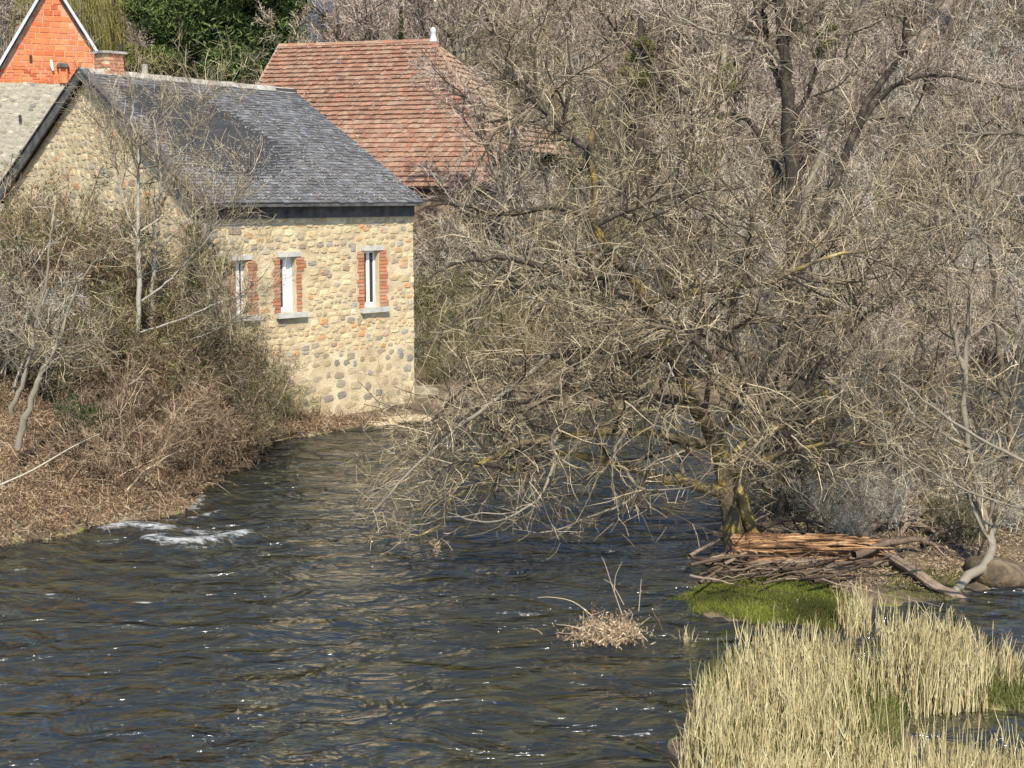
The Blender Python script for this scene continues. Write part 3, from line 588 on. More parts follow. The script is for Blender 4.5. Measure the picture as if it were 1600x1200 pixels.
mb = MB(); mb.leaves(np.array(lc), RNG.uniform(.012, .035, len(lc)), aspect=1.2, N0=np.array([-1.5, -4.0, 4.5])); tag(mb.build('lichen_specks', M['lichen'], broof), kind='stuff')
ridge_run(b3(XL0, 0, -1), b3(xr, 0, -1), 'ridge_tile', 16, M['tile'], broof); ridge_run(hA, hB, 'hip_tile', 12, M['tile'], broof, .07)
ridge_run(b3(XL0 , 0, -1, .03), b3(XL0 , DB, -1, .03), 'verge_tile', 14, M['tileold'], broof, .05); 
mb = MB(); a = b3(xh + .02, dh, -1, -.1); b = b3(xh + .02, DB, -1, -.1); a2 = b3(xh + .02, dh, -1, .06); b2 = b3(xh + .02, DB, -1, .06); mb.add([a, b, b2, a2] + [[p[0] + .05, p[1], p[2]] for p in (a, b, b2, a2)], [[0, 1, 2, 3], [7, 6, 5, 4], [0, 4, 5, 1], [1, 5, 6, 2], [2, 6, 7, 3], [3, 7, 4, 0]]); mb.build('bargeboard', M['tileold'], broof)
mb = MB(); mb.tube(np.array([[xr, 0, ZB], [xr, 0, ZB + .22], [xr, 0, ZB + .30], [xr, 0, ZB + .42], [xr, 0, ZB + .44]]), np.array([.13, .07, .09, .06, .005]), 8, .5); mb.build('finial', M['zinc'], broof)
yb = DB * cpi - .3; zb = ZB - DB * ptch * cpi; mb = MB(); dhz = ZB - dh * ptch * cpi; dhy = dh * cpi
q = [(-yb, -1), (yb, -1), (yb, zb + .15), (dhy, dhz - .2), (-dhy, dhz - .2), (-yb, zb + .15)]; mb.add([[xh - .25, y, z] for y, z in q] + [[XL0 + .3, y, z] for y, z in q], [[0, 1, 2, 3, 4, 5]]); mb.f.append(np.array([[11, 10, 9, 8, 7, 6]])); mb.f.append(np.array([[i, 6 + i, 6 + (i + 1) % 6, (i + 1) % 6] for i in range(6)])); mb.build('wall', M['clay'], barn)

# ------------------------------------------------------------------ growth helpers
def perp(T):
    r = RNG.normal(size=T.shape); return nrm(r - (r * T).sum(-1, keepdims=True) * T)
def grow(base, d, L, r0, r1, K, wander=.25, trop=(0, 0, 0)):
    N = len(base); P = np.empty((N, K, 3)); P[:, 0] = base; d = nrm(d); st = (L / (K - 1))[:, None]; tv = np.asarray(trop, float)
    for k in range(1, K):
        d = nrm(d + RNG.normal(0, wander, (N, 3)) + tv / (K - 1)); P[:, k] = P[:, k - 1] + d * st
    t = np.linspace(0, 1, K)[None]; return P, r0[:, None] * (1 - t) + np.broadcast_to(r1, (N,))[:, None] * t
def sprout(P, R, n, t0, t1, a0, a1, lr0, lr1, absl=None, bias=None):
    N, K, _ = P.shape; i = np.repeat(np.arange(N), n); t = RNG.uniform(t0, t1, len(i)) * (K - 1); k = np.minimum(t.astype(int), K - 2); f = (t - k)[:, None]
    base = P[i, k] * (1 - f) + P[i, k + 1] * f; T = nrm(P[i, k + 1] - P[i, k]); a = RNG.uniform(a0, a1, len(i))[:, None]
    u = perp(T)
    if bias is not None: u = nrm(u + np.asarray(bias)); 
    d = nrm(np.cos(a) * T + np.sin(a) * u); plen = np.linalg.norm(np.diff(P, axis=1), axis=-1).sum(1)[i]
    L = plen * RNG.uniform(lr0, lr1, len(i)) * (1.15 - .6 * t / (K - 1)) if absl is None else RNG.uniform(absl[0], absl[1], len(i))
    r = R[i, k] * .6; return base, d, L, r
def spline(pts, K):
    P = np.array(pts, float); n = len(P); Q = np.vstack([2 * P[0] - P[1], P, 2 * P[-1] - P[-2]]); out = []
    for u in np.linspace(0, n - 1 - 1e-6, K):
        i = int(u); t = u - i; a, b, c, d = Q[i], Q[i + 1], Q[i + 2], Q[i + 3]; out.append(.5 * ((2 * b) + (-a + c) * t + (2 * a - 5 * b + 4 * c - d) * t * t + (-a + 3 * b - 3 * c + d) * t ** 3))
    return np.array(out)
def limb(pts, r0, r1, K=22, jit=.035):
    P = spline([at(*p) for p in pts], K); P[1:] += RNG.normal(0, min(jit, r0 * .3) if r0 < .1 else .012, (K - 1, 3)); R = np.linspace(r0, r1, K) * RNG.uniform(.9, 1.1, K); return P, R

# ------------------------------------------------------------------ hero tree on the island
def keepmask(P, org, fn):
    Q = P + org; X_, Y_, Z_ = Q[..., 0], Q[..., 1], Q[..., 2] - CH; zc = Y_ * cp - Z_ * sp_; yc = Y_ * sp_ + Z_ * cp
    return fn(800 + F * X_ / zc, 600 - F * yc / zc)
def hero_shape(px, py):
    x = px.min(1); y = py.mean(1); r = RNG.random(len(x)); yl = py.max(1)
    k = ~((x < 655 + 25 * r) & (y < 610)) & ~((x < 700 + r * 130) & (y < 300) & (r < .8)) & ~((x < 545))
    k &= ~((y > 690) & (x < 1115) & (r < .22)) & ~((yl > 770) & (x < 1100) & (r < .4)) & ~((yl > 850) & (x < 1300))
    return k & ~((x > 1120) & (y > 760))
def place_tree(name, limbs, org, label, cat, mats, spec, group=None, trunkparts=True):
    """limbs: list of (P,R,matkey); spec: levels for the twigs"""
    org = np.array(org); root = empty(name, org); tag(root, label, cat, group)
    for nm, P, R, mk in limbs:
        mb = MB(); mb.tube(P - org, R, 8, .45); mb.build(nm, M[mk], root, smooth=True)
    PA = np.array([l[1] for l in limbs if l[0] != 'trunk' or spec.get('trunk_sprouts')]) - org; RA = np.array([l[2] for l in limbs if l[0] != 'trunk' or spec.get('trunk_sprouts')])
    mb = MB(); mt_ = MB()
    s = spec
    b, d, L, r = sprout(PA, RA, s['n2'], s.get('t2', .25), 1, .6, 1.3, 0, 0, absl=s['l2'], bias=s.get('bias2')); P2, R2 = grow(b, d, L, np.clip(r, .006, s.get('r2', .03)), .003, 9, .2, s.get('trop2', (0, 0, .1)))
    if s.get('mask'): kk = keepmask(P2, org, s['mask']); P2, R2 = P2[kk], R2[kk]
    mt_.tube(P2, R2, 4, RNG.uniform(.05, .8, len(P2)))
    b, d, L, r = sprout(P2, R2, s['n3'], .12, 1, .5, 1.2, 0, 0, absl=s['l3']); P3, R3 = grow(b, d, L, np.clip(r, .0035, .010), .0020, 6, .19, s.get('trop3', (0, 0, .1))); 
    if s.get('mask'): kk = keepmask(P3, org, s['mask']); P3, R3 = P3[kk], R3[kk]
    mb.tube(P3, R3, 3, RNG.uniform(.05, .85, len(P3)))
    b, d, L, r = sprout(P3, R3, s['n4'], .15, 1, .5, 1.2, 0, 0, absl=s['l4']); P4, R4 = grow(b, d, L, np.clip(r, .002, .004) * s.get('rt', 1), .0016 * s.get('rt', 1), 3, .2, s.get('trop4', (0, 0, .0))); mb.tube(P4, R4, 3, RNG.uniform(.1, .95, len(P4)))
    br = mt_.build('branches', M[mats[0]], root, smooth=True); tw = mb.build('twigs', M[mats[1]], br); tw['kind'] = 'stuff'; br['kind'] = 'stuff'
    print(name, len(P2), len(P3), len(P4)); return root
B = 17.8
hl_ = [('trunk', [(1146, 872, B), (1143, 820, B), (1135, 770, B), (1128, 735, B), (1120, 695, B), (1098, 650, B - .1), (1072, 605, B - .3), (1052, 560, B - .4), (1015, 480, B - .6), (985, 430, B - .7), (948, 393, B - .8), (928, 345, B - .9), (932, 290, B - 1), (922, 215, B - 1), (950, 140, B - 1)], .135, .025, 40, 'moss'),
 ('trunk', [(1186, 866, B + .2), (1176, 820, B + .15), (1156, 775, B), (1142, 735, B), (1175, 690, B + .2), (1230, 662, B + .3), (1300, 652, B + .5), (1360, 625, B + .7), (1430, 600, B + 1)], .095, .03, 26, 'moss'),
 ('limb', [(1128, 768, B), (1075, 757, B - .3), (1000, 737, B - .6), (940, 718, B - .9), (865, 708, B - 1.1), (800, 735, B - 1.3), (720, 772, B - 1.4), (640, 800, B - 1.5)], .075, .012, 24, 'moss'),
 ('limb', [(1105, 660, B), (1060, 625, B + .4), (1010, 618, B + .8), (950, 603, B + 1), (870, 612, B + 1.2), (790, 640, B + 1.3), (720, 690, B + 1.3), (660, 740, B + 1.2)], .07, .012, 24, 'dark'),
 ('limb', [(1120, 700, B), (1050, 682, B - .6), (960, 675, B - 1.1), (870, 680, B - 1.5), (790, 705, B - 1.8), (720, 745, B - 2), (690, 820, B - 2.1), (640, 838, B - 2.1)], .065, .008, 24, 'moss'),
 ('limb', [(1000, 737, B - .6), (985, 780, B - .8), (940, 800, B - 1.0), (860, 830, B - 1.2), (800, 825, B - 1.3)], .022, .005, 18, 'pale'),
 ('limb', [(870, 680, B - 1.5), (860, 740, B - 1.9), (830, 790, B - 2.2), (760, 815, B - 2.4), (700, 800, B - 2.5)], .022, .005, 18, 'pale'),
 ('limb', [(860, 555, B - 1), (780, 620, B - 1.9), (700, 680, B - 2.3), (620, 760, B - 2.5), (580, 800, B - 2.5)], .03, .005, 20, 'pale'),
 ('limb', [(790, 640, B + 1.3), (720, 660, B + .6), (650, 720, B + .2), (590, 790, B)], .025, .005, 20, 'pale'),
 ('limb', [(1060, 590, B - .3), (1010, 600, B - .8), (985, 660, B - 1.2), (955, 720, B - 1.4), (965, 800, B - 1.5)], .04, .006, 18, 'pale'),
 ('limb', [(1052, 560, B - .4), (960, 550, B - .8), (860, 555, B - 1), (760, 585, B - 1.2), (690, 640, B - 1.3), (650, 700, B - 1.3)], .05, .01, 22, 'dark'),
 ('limb', [(1015, 480, B - .6), (930, 450, B), (830, 455, B + .4), (740, 480, B + .6), (660, 540, B + .7)], .055, .01, 22, 'bark'),
 ('limb', [(985, 430, B - .7), (900, 432, B - 1.3), (800, 405, B - 1.6), (720, 410, B - 1.8), (660, 440, B - 2)], .05, .01, 22, 'dark'),
 ('limb', [(935, 350, B - .9), (870, 325, B - .6), (780, 335, B - .4), (700, 318, B - .3), (650, 330, B - .2)], .045, .008, 20, 'dark'),
 ('limb', [(932, 290, B - 1), (915, 235, B - .8), (868, 195, B - .6), (828, 155, B - .5), (800, 185, B - .3), (755, 190, B - .3)], .05, .01, 20, 'dark'),
 ('limb', [(868, 195, B - .6), (840, 150, B - .7), (800, 115, B - .8), (780, 80, B - .9)], .03, .008, 16, 'pale'),
 ('limb', [(1005, 480, B - .6), (1050, 460, B - .9), (1120, 452, B - 1.1), (1200, 440, B - 1.2), (1290, 405, B - 1.2), (1370, 390, B - 1.2)], .055, .012, 22, 'moss'),
 ('limb', [(1075, 605, B - .3), (1090, 520, B + .3), (1065, 420, B + .6), (1085, 320, B + .8), (1060, 220, B + .9), (1085, 110, B + 1)], .065, .012, 26, 'bark'),
 ('limb', [(1160, 715, B + .1), (1195, 620, B + .4), (1245, 500, B + .6), (1275, 400, B + .7), (1330, 310, B + .9)], .065, .012, 24, 'bark'),
 ('limb', [(1118, 692, B), (1165, 600, B - .7), (1140, 500, B - 1), (1170, 380, B - 1.2), (1190, 260, B - 1.2)], .055, .01, 24, 'bark'),
 ('limb', [(1230, 662, B + .3), (1290, 560, B + .2), (1360, 490, B + .1), (1430, 450, B), (1500, 400, B)], .05, .01, 22, 'bark'),
 ('limb', [(1098, 650, B - .1), (1110, 560, B - 1.2), (1060, 520, B - 1.8), (980, 500, B - 2.2), (900, 510, B - 2.5)], .04, .008, 20, 'bark'),
 ('limb', [(1145, 745, B), (1190, 720, B - .7), (1260, 700, B - 1.1), (1330, 690, B - 1.3), (1400, 700, B - 1.4)], .045, .008, 20, 'moss'),
 ('limb', [(935, 350, B - .9), (1000, 320, B - 1.2), (1070, 300, B - 1.4), (1140, 250, B - 1.5)], .035, .008, 18, 'bark')]
LB = [(nm, *limb(p, a, b, K), mk) for nm, p, a, b, K, mk in hl_]
def rs(P, K=24): return np.array([np.interp(np.linspace(0, 1, K), np.linspace(0, 1, len(P)), P[:, j]) for j in range(3)]).T
LBr = [(nm, P, R, mk) for nm, P, R, mk in LB]
# resample to the same count for batching
LBr = [(nm, rs(P, 30), np.interp(np.linspace(0, 1, 30), np.linspace(0, 1, len(R)), R), mk) for nm, P, R, mk in LB]
place_tree('spreading_tree', LBr, gnd(1150, 865, .2), 'large bare spreading tree on the island, yellow-lichened limbs hanging over the river', 'tree', ('bark', 'twig'),
           dict(n2=25, r2=.036, l2=(.5, 2.3), n3=10, l3=(.2, .85), n4=5, l4=(.08, .30), trop2=(-.25, 0, .0), trop3=(0, 0, -.1), trunk_sprouts=False, t2=.12, rt=1.1, mask=hero_shape))

# ------------------------------------------------------------------ other individual trees
def simple_tree(name, stems, base, label, mats, spec, cat='tree', group=None):
    L_ = [(nm, rs(P, 24), np.interp(np.linspace(0, 1, 24), np.linspace(0, 1, len(R)), R), mk) for nm, P, R, mk in [(nm, *limb(p, a, b, 24), mk) for nm, p, a, b, mk in stems]]
    return place_tree(name, L_, base, label, cat, mats, spec, group)
# tall grey tree behind, upper right
D = 31.0
simple_tree('tall_bare_tree', [
 ('trunk', [(1245, 640, D), (1243, 480, D), (1240, 300, D), (1232, 200, D), (1228, 120, D), (1222, 60, D), (1215, -40, D)], .20, .10, 'dark'),
 ('limb', [(1238, 190, D), (1262, 145, D), (1275, 105, D), (1282, 80, D)], .06, .03, 'dark'),
 ('limb', [(1230, 110, D), (1200, 75, D), (1160, 60, D - .5), (1110, 50, D - 1), (1050, 20, D - 1)], .07, .02, 'pale'),
 ('limb', [(1232, 150, D), (1205, 100, D + .4), (1195, 40, D + .6), (1190, -30, D + .6)], .09, .05, 'dark'),
 ('limb', [(1226, 70, D), (1245, 30, D), (1262, -30, D)], .09, .05, 'dark'),
 ('limb', [(1242, 420, D), (1262, 300, D + .2), (1295, 215, D + .4), (1318, 120, D + .5), (1330, 50, D + .6), (1345, -20, D + .6)], .10, .05, 'pale'),
 ('limb', [(1242, 450, D), (1300, 300, D - .4), (1350, 170, D - .6), (1380, 125, D - .6), (1410, 80, D - .6), (1435, 0, D - .6)], .10, .05, 'dark'),
 ('limb', [(1330, 220, D - .5), (1378, 150, D - .8), (1430, 122, D - 1), (1480, 118, D - 1), (1600, 140, D - 1)], .06, .03, 'dark'),
 ('limb', [(1240, 330, D), (1180, 200, D + 1), (1120, 170, D + 1.2), (1020, 110, D + 1.4), (940, 20, D + 1.6)], .08, .03, 'dark')],
 at(1245, 640, D), 'tall dark-barked bare tree forking high behind the island', ('bark', 'twigfar'), dict(n2=9, l2=(.8, 2.4), n3=8, l3=(.5, 1.3), n4=7, l4=(.2, .5), rt=2.2, trunk_sprouts=True, trop2=(0, 0, .4), trop3=(0, 0, .3)))
D = 17.0
simple_tree('leaning_tree', [
 ('trunk', [(1484, 936, 15.9), (1520, 895, 16.2), (1548, 862, 16.5), (1540, 815, 16.8), (1525, 760, D), (1512, 690, D), (1508, 600, D), (1514, 500, D), (1520, 420, D), (1516, 330, D), (1505, 230, D)], .058, .018, 'pale'),
 ('limb', [(1508, 580, D), (1495, 545, D), (1483, 470, D), (1478, 400, D), (1460, 300, D)], .035, .01, 'pale'),
 ('limb', [(1514, 450, D), (1480, 395, D + .3), (1440, 350, D + .3), (1400, 320, D + .3)], .02, .008, 'bark'),
 ('limb', [(1515, 700, D), (1440, 660, D - .5), (1370, 600, D - .8), (1290, 590, D - 1)], .022, .006, 'pale'),
 ('limb', [(1520, 360, D), (1545, 300, D), (1580, 250, D), (1610, 210, D)], .02, .008, 'pale')],
 gnd(1490, 930), 'slender pale leaning tree growing from the right tip of the island', ('pale', 'twig'), dict(n2=16, l2=(.4, 1.4), n3=7, l3=(.2, .6), n4=4, l4=(.08, .25), trop2=(0, 0, .5), t2=.2, trunk_sprouts=True))
D = 20.0
simple_tree('slender_tree', [
 ('trunk', [(1598, 800, D), (1592, 740, D), (1580, 690, D), (1568, 620, D), (1558, 540, D), (1552, 440, D), (1540, 300, D)], .07, .02, 'bark'),
 ('limb', [(1560, 560, D), (1600, 500, D), (1640, 440, D)], .03, .01, 'pale'),
 ('limb', [(1575, 660, D), (1540, 690, D - .5), (1490, 730, D - .8)], .02, .006, 'pale'),
 ('limb', [(1650, 470, D), (1580, 380, D - .3), (1525, 310, D - .4), (1515, 230, D - .4)], .03, .01, 'bark')],
 at(1598, 800, D), 'dark slender bare tree at the right edge behind the leaning tree', ('bark', 'twig'), dict(n2=16, l2=(.5, 1.5), n3=7, l3=(.2, .7), n4=5, l4=(.08, .3), trop2=(0, 0, .4), t2=.15, trunk_sprouts=True))
D = 14.5
simple_tree('overhanging_tree', [
 ('trunk', [(1900, 900, D), (1820, 840, D), (1700, 780, D), (1600, 722, D), (1520, 680, D), (1440, 622, D), (1390, 580, D)], .035, .006, 'pale'),
 ('limb', [(1800, 830, D), (1620, 800, D + .1), (1520, 770, D + .1), (1440, 730, D + .1), (1380, 700, D + .1)], .02, .005, 'pale'),
 ('limb', [(1750, 560, D), (1640, 480, D), (1560, 400, D), (1500, 330, D)], .022, .006, 'pale'),
 ('limb', [(1750, 260, D), (1620, 215, D), (1540, 208, D), (1490, 222, D), (1420, 228, D)], .028, .006, 'bark')],
 at(1900, 900, D), 'pale thin branches reaching in from beyond the right edge', ('pale', 'twig'), dict(n2=14, l2=(.3, 1.0), n3=6, l3=(.15, .5), n4=4, l4=(.06, .2), trop2=(0, 0, .1)))
# island stump-like trees behind log
D = 19.6
simple_tree('ivy_stemmed_tree', [
 ('trunk', [(1262, 835, D), (1258, 790, D), (1265, 745, D), (1285, 700, D), (1290, 640, D), (1280, 560, D), (1285, 470, D)], .13, .03, 'moss'),
 ('trunk', [(1278, 838, D - .3), (1280, 800, D - .3), (1288, 760, D - .3), (1292, 700, D - .2)], .05, .03, 'pale'),
 ('limb', [(1262, 750, D), (1220, 700, D), (1190, 650, D)], .06, .02, 'moss'),
 ('limb', [(1285, 700, D), (1340, 660, D), (1400, 640, D), (1460, 600, D)], .06, .02, 'moss')],
 at(1262, 835, D), 'short mossy tree with a pale second stem just behind the rotten log', ('bark', 'twig'), dict(n2=18, l2=(.5, 1.4), n3=7, l3=(.2, .6), n4=5, l4=(.08, .3), trunk_sprouts=True))
D = 19.0
simple_tree('slim_tree', [('trunk', [(1216, 838, D), (1220, 790, D), (1232, 735, D), (1250, 690, D), (1262, 640, D)], .06, .02, 'dark'), ('limb', [(1225, 755, D), (1205, 720, D), (1180, 690, D)], .03, .01, 'moss')], at(1216, 838, D), 'slim dark stem between the spreading tree and the mossy pair', ('bark', 'twig'), dict(n2=12, l2=(.3, 1.0), n3=6, l3=(.2, .5), n4=4, l4=(.08, .25), trunk_sprouts=True))
D = 20.2
simple_tree('slim_tree', [('trunk', [(1345, 800, D), (1338, 750, D), (1350, 690, D), (1342, 630, D), (1360, 540, D)], .07, .02, 'dark'), ('trunk', [(1372, 795, D), (1380, 740, D), (1405, 690, D), (1400, 640, D), (1430, 570, D)], .06, .02, 'bark'), ('limb', [(1350, 720, D), (1310, 680, D), (1290, 650, D)], .03, .01, 'pale')], at(1345, 800, D), 'two slim crooked stems right of the mossy pair on the island', ('bark', 'twig'), dict(n2=14, l2=(.3, 1.2), n3=6, l3=(.2, .5), n4=4, l4=(.08, .25), trunk_sprouts=True))
D = 20.8
simple_tree('slim_tree', [('trunk', [(1450, 790, D), (1462, 740, D), (1448, 690, D), (1455, 640, D), (1440, 560, D), (1452, 480, D)], .06, .02, 'dark'), ('limb', [(1455, 700, D), (1490, 660, D), (1540, 640, D)], .03, .01, 'bark')], at(1450, 790, D), 'slim dark stem at the back of the island left of the leaning tree', ('bark', 'twig'), dict(n2=14, l2=(.3, 1.2), n3=6, l3=(.2, .5), n4=4, l4=(.08, .25), trunk_sprouts=True))
# left bank pale birches
for D, st, lab in ((22.6, [('trunk', [(207, 622, 22.6), (214, 540, 22.6), (218, 440, 22.6), (216, 330, 22.6), (214, 240, 22.6), (205, 150, 22.6)], .055, .012, 'birch'), ('limb', [(222, 470, 22.6), (262, 440, 22.5), (300, 400, 22.4), (345, 350, 22.3)], .02, .006, 'birch'), ('limb', [(218, 520, 22.6), (280, 500, 22.4), (350, 470, 22.2), (400, 455, 22)], .018, .005, 'birch'), ('limb', [(215, 370, 22.6), (195, 320, 22.6), (180, 250, 22.5), (160, 170, 22.5)], .02, .006, 'birch')], 'pale straight birch stem on the left bank, left of a close pair'),
                   (23.4, [('trunk', [(226, 612, 23.4), (234, 520, 23.4), (240, 430, 23.4), (246, 330, 23.4), (250, 270, 23.4), (238, 180, 23.4)], .05, .012, 'birch'), ('limb', [(240, 400, 23.4), (280, 360, 23.2), (330, 310, 23.1), (380, 290, 23)], .022, .006, 'birch'), ('limb', [(236, 540, 23.4), (300, 530, 23.2), (360, 505, 23)], .018, .005, 'birch'), ('limb', [(246, 330, 23.4), (280, 270, 23.6), (300, 200, 23.7), (310, 150, 23.7)], .022, .006, 'bark')], 'pale birch stem on the left bank, right of a close pair')):
    simple_tree('birch_tree', st, at(st[0][1][0][0], st[0][1][0][1], D), lab, ('pale', 'twig'), dict(n2=17, l2=(.4, 1.3), n3=7, l3=(.25, .7), n4=5, l4=(.1, .3), trop2=(0, 0, 1.2), trop3=(0, 0, .8), t2=.4, trunk_sprouts=True))
for D, st, lab in ((19.5, [('trunk', [(28, 700, 19.5), (45, 640, 19.5), (60, 590, 19.5), (78, 565, 19.5), (100, 500, 19.5), (125, 440, 19.5), (160, 400, 19.5)], .055, .01, 'pale'), ('limb', [(60, 590, 19.5), (90, 560, 19.4), (130, 545, 19.3)], .02, .006, 'pale')], 'pale crooked leaning sapling low on the left bank'),
                   (20.5, [('trunk', [(5, 700, 20.5), (20, 640, 20.5), (40, 590, 20.5), (48, 540, 20.5), (70, 440, 20.5), (80, 360, 20.5)], .05, .01, 'pale'), ('limb', [(40, 590, 20.5), (0, 540, 20.5), (-40, 480, 20.5)], .02, .006, 'bark')], 'pale thin sapling at the far left edge of the bank')):
    simple_tree('sapling', st, at(st[0][1][0][0], st[0][1][0][1], D), lab, ('pale', 'twig'), dict(n2=11, l2=(.4, 1.0), n3=6, l3=(.2, .5), n4=4, l4=(.08, .3), trop2=(0, 0, .6), t2=.45, trunk_sprouts=True))

# ------------------------------------------------------------------ shared variants: background trees and shrubs
def bg_tree_variant(i, h, tw, stems=1, spread=.35, rt=.007, n=(11, 10, 9, 7), bk='bark'):
    mt_ = MB(); mb = MB(); b = np.zeros((stems, 3)); b[:, :2] = RNG.normal(0, .2 if stems > 1 else 0, (stems, 2)); d = np.tile([0, 0, 1.0], (stems, 1)) + RNG.normal(0, .15, (stems, 3))
    P1, R1 = grow(b, d, np.full(stems, h * .95), np.full(stems, h * .020), .02, 14, .07, (0, 0, .3)); mt_.tube(P1, R1, 7, RNG.uniform(.2, .6, stems))
    b, d, L, r = sprout(P1, R1, n[0], .2, 1, .4, 1.1, spread, spread * 1.5); P2, R2 = grow(b, d, L, np.clip(r * 1.25, .03, .11), .014, 10, .16, (0, 0, .5)); mt_.tube(P2, R2, 5, RNG.uniform(.2, .9, len(P2)))
    b, d, L, r = sprout(P2, R2, n[1], .1, 1, .4, 1.1, .3, .5); P3, R3 = grow(b, d, L, np.clip(r, .01, .03), .006, 6, .2, (0, 0, .3)); mb.tube(P3, R3, 3)
    b, d, L, r = sprout(P3, R3, n[2], .1, 1, .4, 1.2, .35, .7); P4, R4 = grow(b, d, L, np.full(len(b), rt * 1.2), rt * .8, 3, .25, (0, 0, .2)); mb.tube(P4, R4, 3)
    b, d, L, r = sprout(P4, R4, n[3], .1, 1, .4, 1.2, .4, .8); P5, R5 = grow(b, d, L, np.full(len(b), rt * .9), rt * .6, 2, .25); mb.tube(P5, R5, 3)
    print('bgtree', i, len(P5)); return mt_.mesh('trunk', M[bk], True), mb.mesh('crown', M[tw])
def shrub_variant(h, tw, leaf=None, nst=26, nl=2500, ls=.035, rt=.004, crown=(5, 5, 4)):
    mb = MB(); b = np.zeros((nst, 3)); b[:, :2] = RNG.normal(0, h * .16, (nst, 2)); d = np.tile([0, 0, 1.0], (nst, 1)) + RNG.normal(0, .38, (nst, 3)) * [1, 1, .2]
    P1, R1 = grow(b, d, h * RNG.uniform(.6, 1.1, nst), np.full(nst, h * .008), .004, 9, .14, (0, 0, -.2)); mb.tube(P1, R1, 4)
    b, d, L, r = sprout(P1, R1, crown[0] + 3, .15, 1, .4, 1.1, .25, .5); P2, R2 = grow(b, d, L, np.full(len(b), rt * 1.6), rt, 5, .2, (0, 0, .1)); mb.tube(P2, R2, 3)
    b, d, L, r = sprout(P2, R2, crown[1], .1, 1, .4, 1.2, .3, .7); P3, R3 = grow(b, d, L, np.full(len(b), rt), rt * .6, 3, .25); mb.tube(P3, R3, 3)
    b, d, L, r = sprout(P3, R3, crown[2], .1, 1, .4, 1.2, .4, .8); P4, R4 = grow(b, d, L, np.full(len(b), rt * .8), rt * .5, 2, .25); mb.tube(P4, R4, 3)
    lm = None
    if leaf:
        ml = MB(); pool = P3.reshape(-1, 3); c = pool[RNG.integers(0, len(pool), nl)] + RNG.normal(0, .05, (nl, 3)); ml.leaves(c, RNG.uniform(.5, 1.3, nl) * ls, .6); lm = ml.mesh('foliage', M[leaf])
    return mb.mesh('stems', M[tw]), lm
def plant(name, meshes, names, x, y, s, rz, label, cat, group, z=None, tilt=0.0, sz=None):
    zz = H1(x, y) if z is None else z
    if len(label.split()) > 16: print('LONG', label)
    o = empty(name, (x, y, zz - .05), rz); o.scale = (s, s, sz or s); o.rotation_euler.x = tilt; tag(o, label, cat, group)
    for me, nm in zip(meshes, names):
        if me: c = link(nm, me, o); c['kind'] = 'stuff' if nm in ('crown', 'stems', 'foliage', 'withies', 'needles') else 'part'; 
        if me and c['kind'] == 'part': del c['kind']
    return o
TV = [bg_tree_variant(0, 9, 'twigfar', n=(11, 8, 8, 4), bk='dark'), bg_tree_variant(1, 10, 'twigpink', 2, .3, n=(10, 8, 7, 4), bk='bark'), bg_tree_variant(2, 8, 'twiggrey', 3, .32, n=(7, 8, 7, 4), bk='pale'), bg_tree_variant(3, 9, 'twigolive', 2, .35, n=(9, 7, 7, 4), bk='pale'), bg_tree_variant(4, 10, 'twigbrown', 1, .28, n=(12, 8, 8, 3), bk='pale')]
SVr = {'brown': [shrub_variant(2.2, 'bramble', None), shrub_variant(1.9, 'bramble', 'deadleaf', nl=900)], 'olive': [shrub_variant(2.4, 'twigolive', 'leafolive', nl=6000), shrub_variant(2.2, 'twigolive', 'leafolive', nl=3500), shrub_variant(2.3, 'bramble', 'leafolive', nl=2500)],
       'green': [shrub_variant(1.4, 'twigolive', 'leafgreen', nl=6000, ls=.04, crown=(4, 4, 2))], 'grey': [shrub_variant(3.0, 'twiggrey', None, 26, rt=.005), shrub_variant(2.6, 'twigpink', 'leafolive', 30, nl=700, rt=.005)]}
rr = random.Random(4)
MARKS = [(-999, 'at the left edge'), (60, 'near the leaning pale saplings'), (150, 'left of the two birch stems'), (200, 'at the two birch stems'), (260, 'right of the two birch stems'), (330, 'just left of the stone wall'), (440, 'behind the left end of the red roof'), (530, 'behind the middle of the red roof'), (640, 'behind the zinc finial'), (720, 'right of the red roof'), (790, 'at the spreading crown tip'), (870, 'behind the dark crooked limb'), (960, 'behind the spreading tree'), (1050, 'left of the tall dark tree'), (1130, 'just left of the tall dark trunk'), (1200, 'at the tall dark trunk'), (1280, 'right of the tall dark trunk'), (1370, 'between tall and leaning trees'), (1450, 'left of the leaning tree'), (1520, 'behind the leaning tree'), (1590, 'at the right edge')]
def mark(px): return [m for a, m in MARKS if px >= a][-1]
ROWS = {50: 'front-row', 55: 'second-row', 61: 'third-row', 68: 'mid-slope', 76: 'upper-slope', 86: 'high-slope', 98: 'hilltop'}
def px2x(px, y): return (px - 800) / F * y
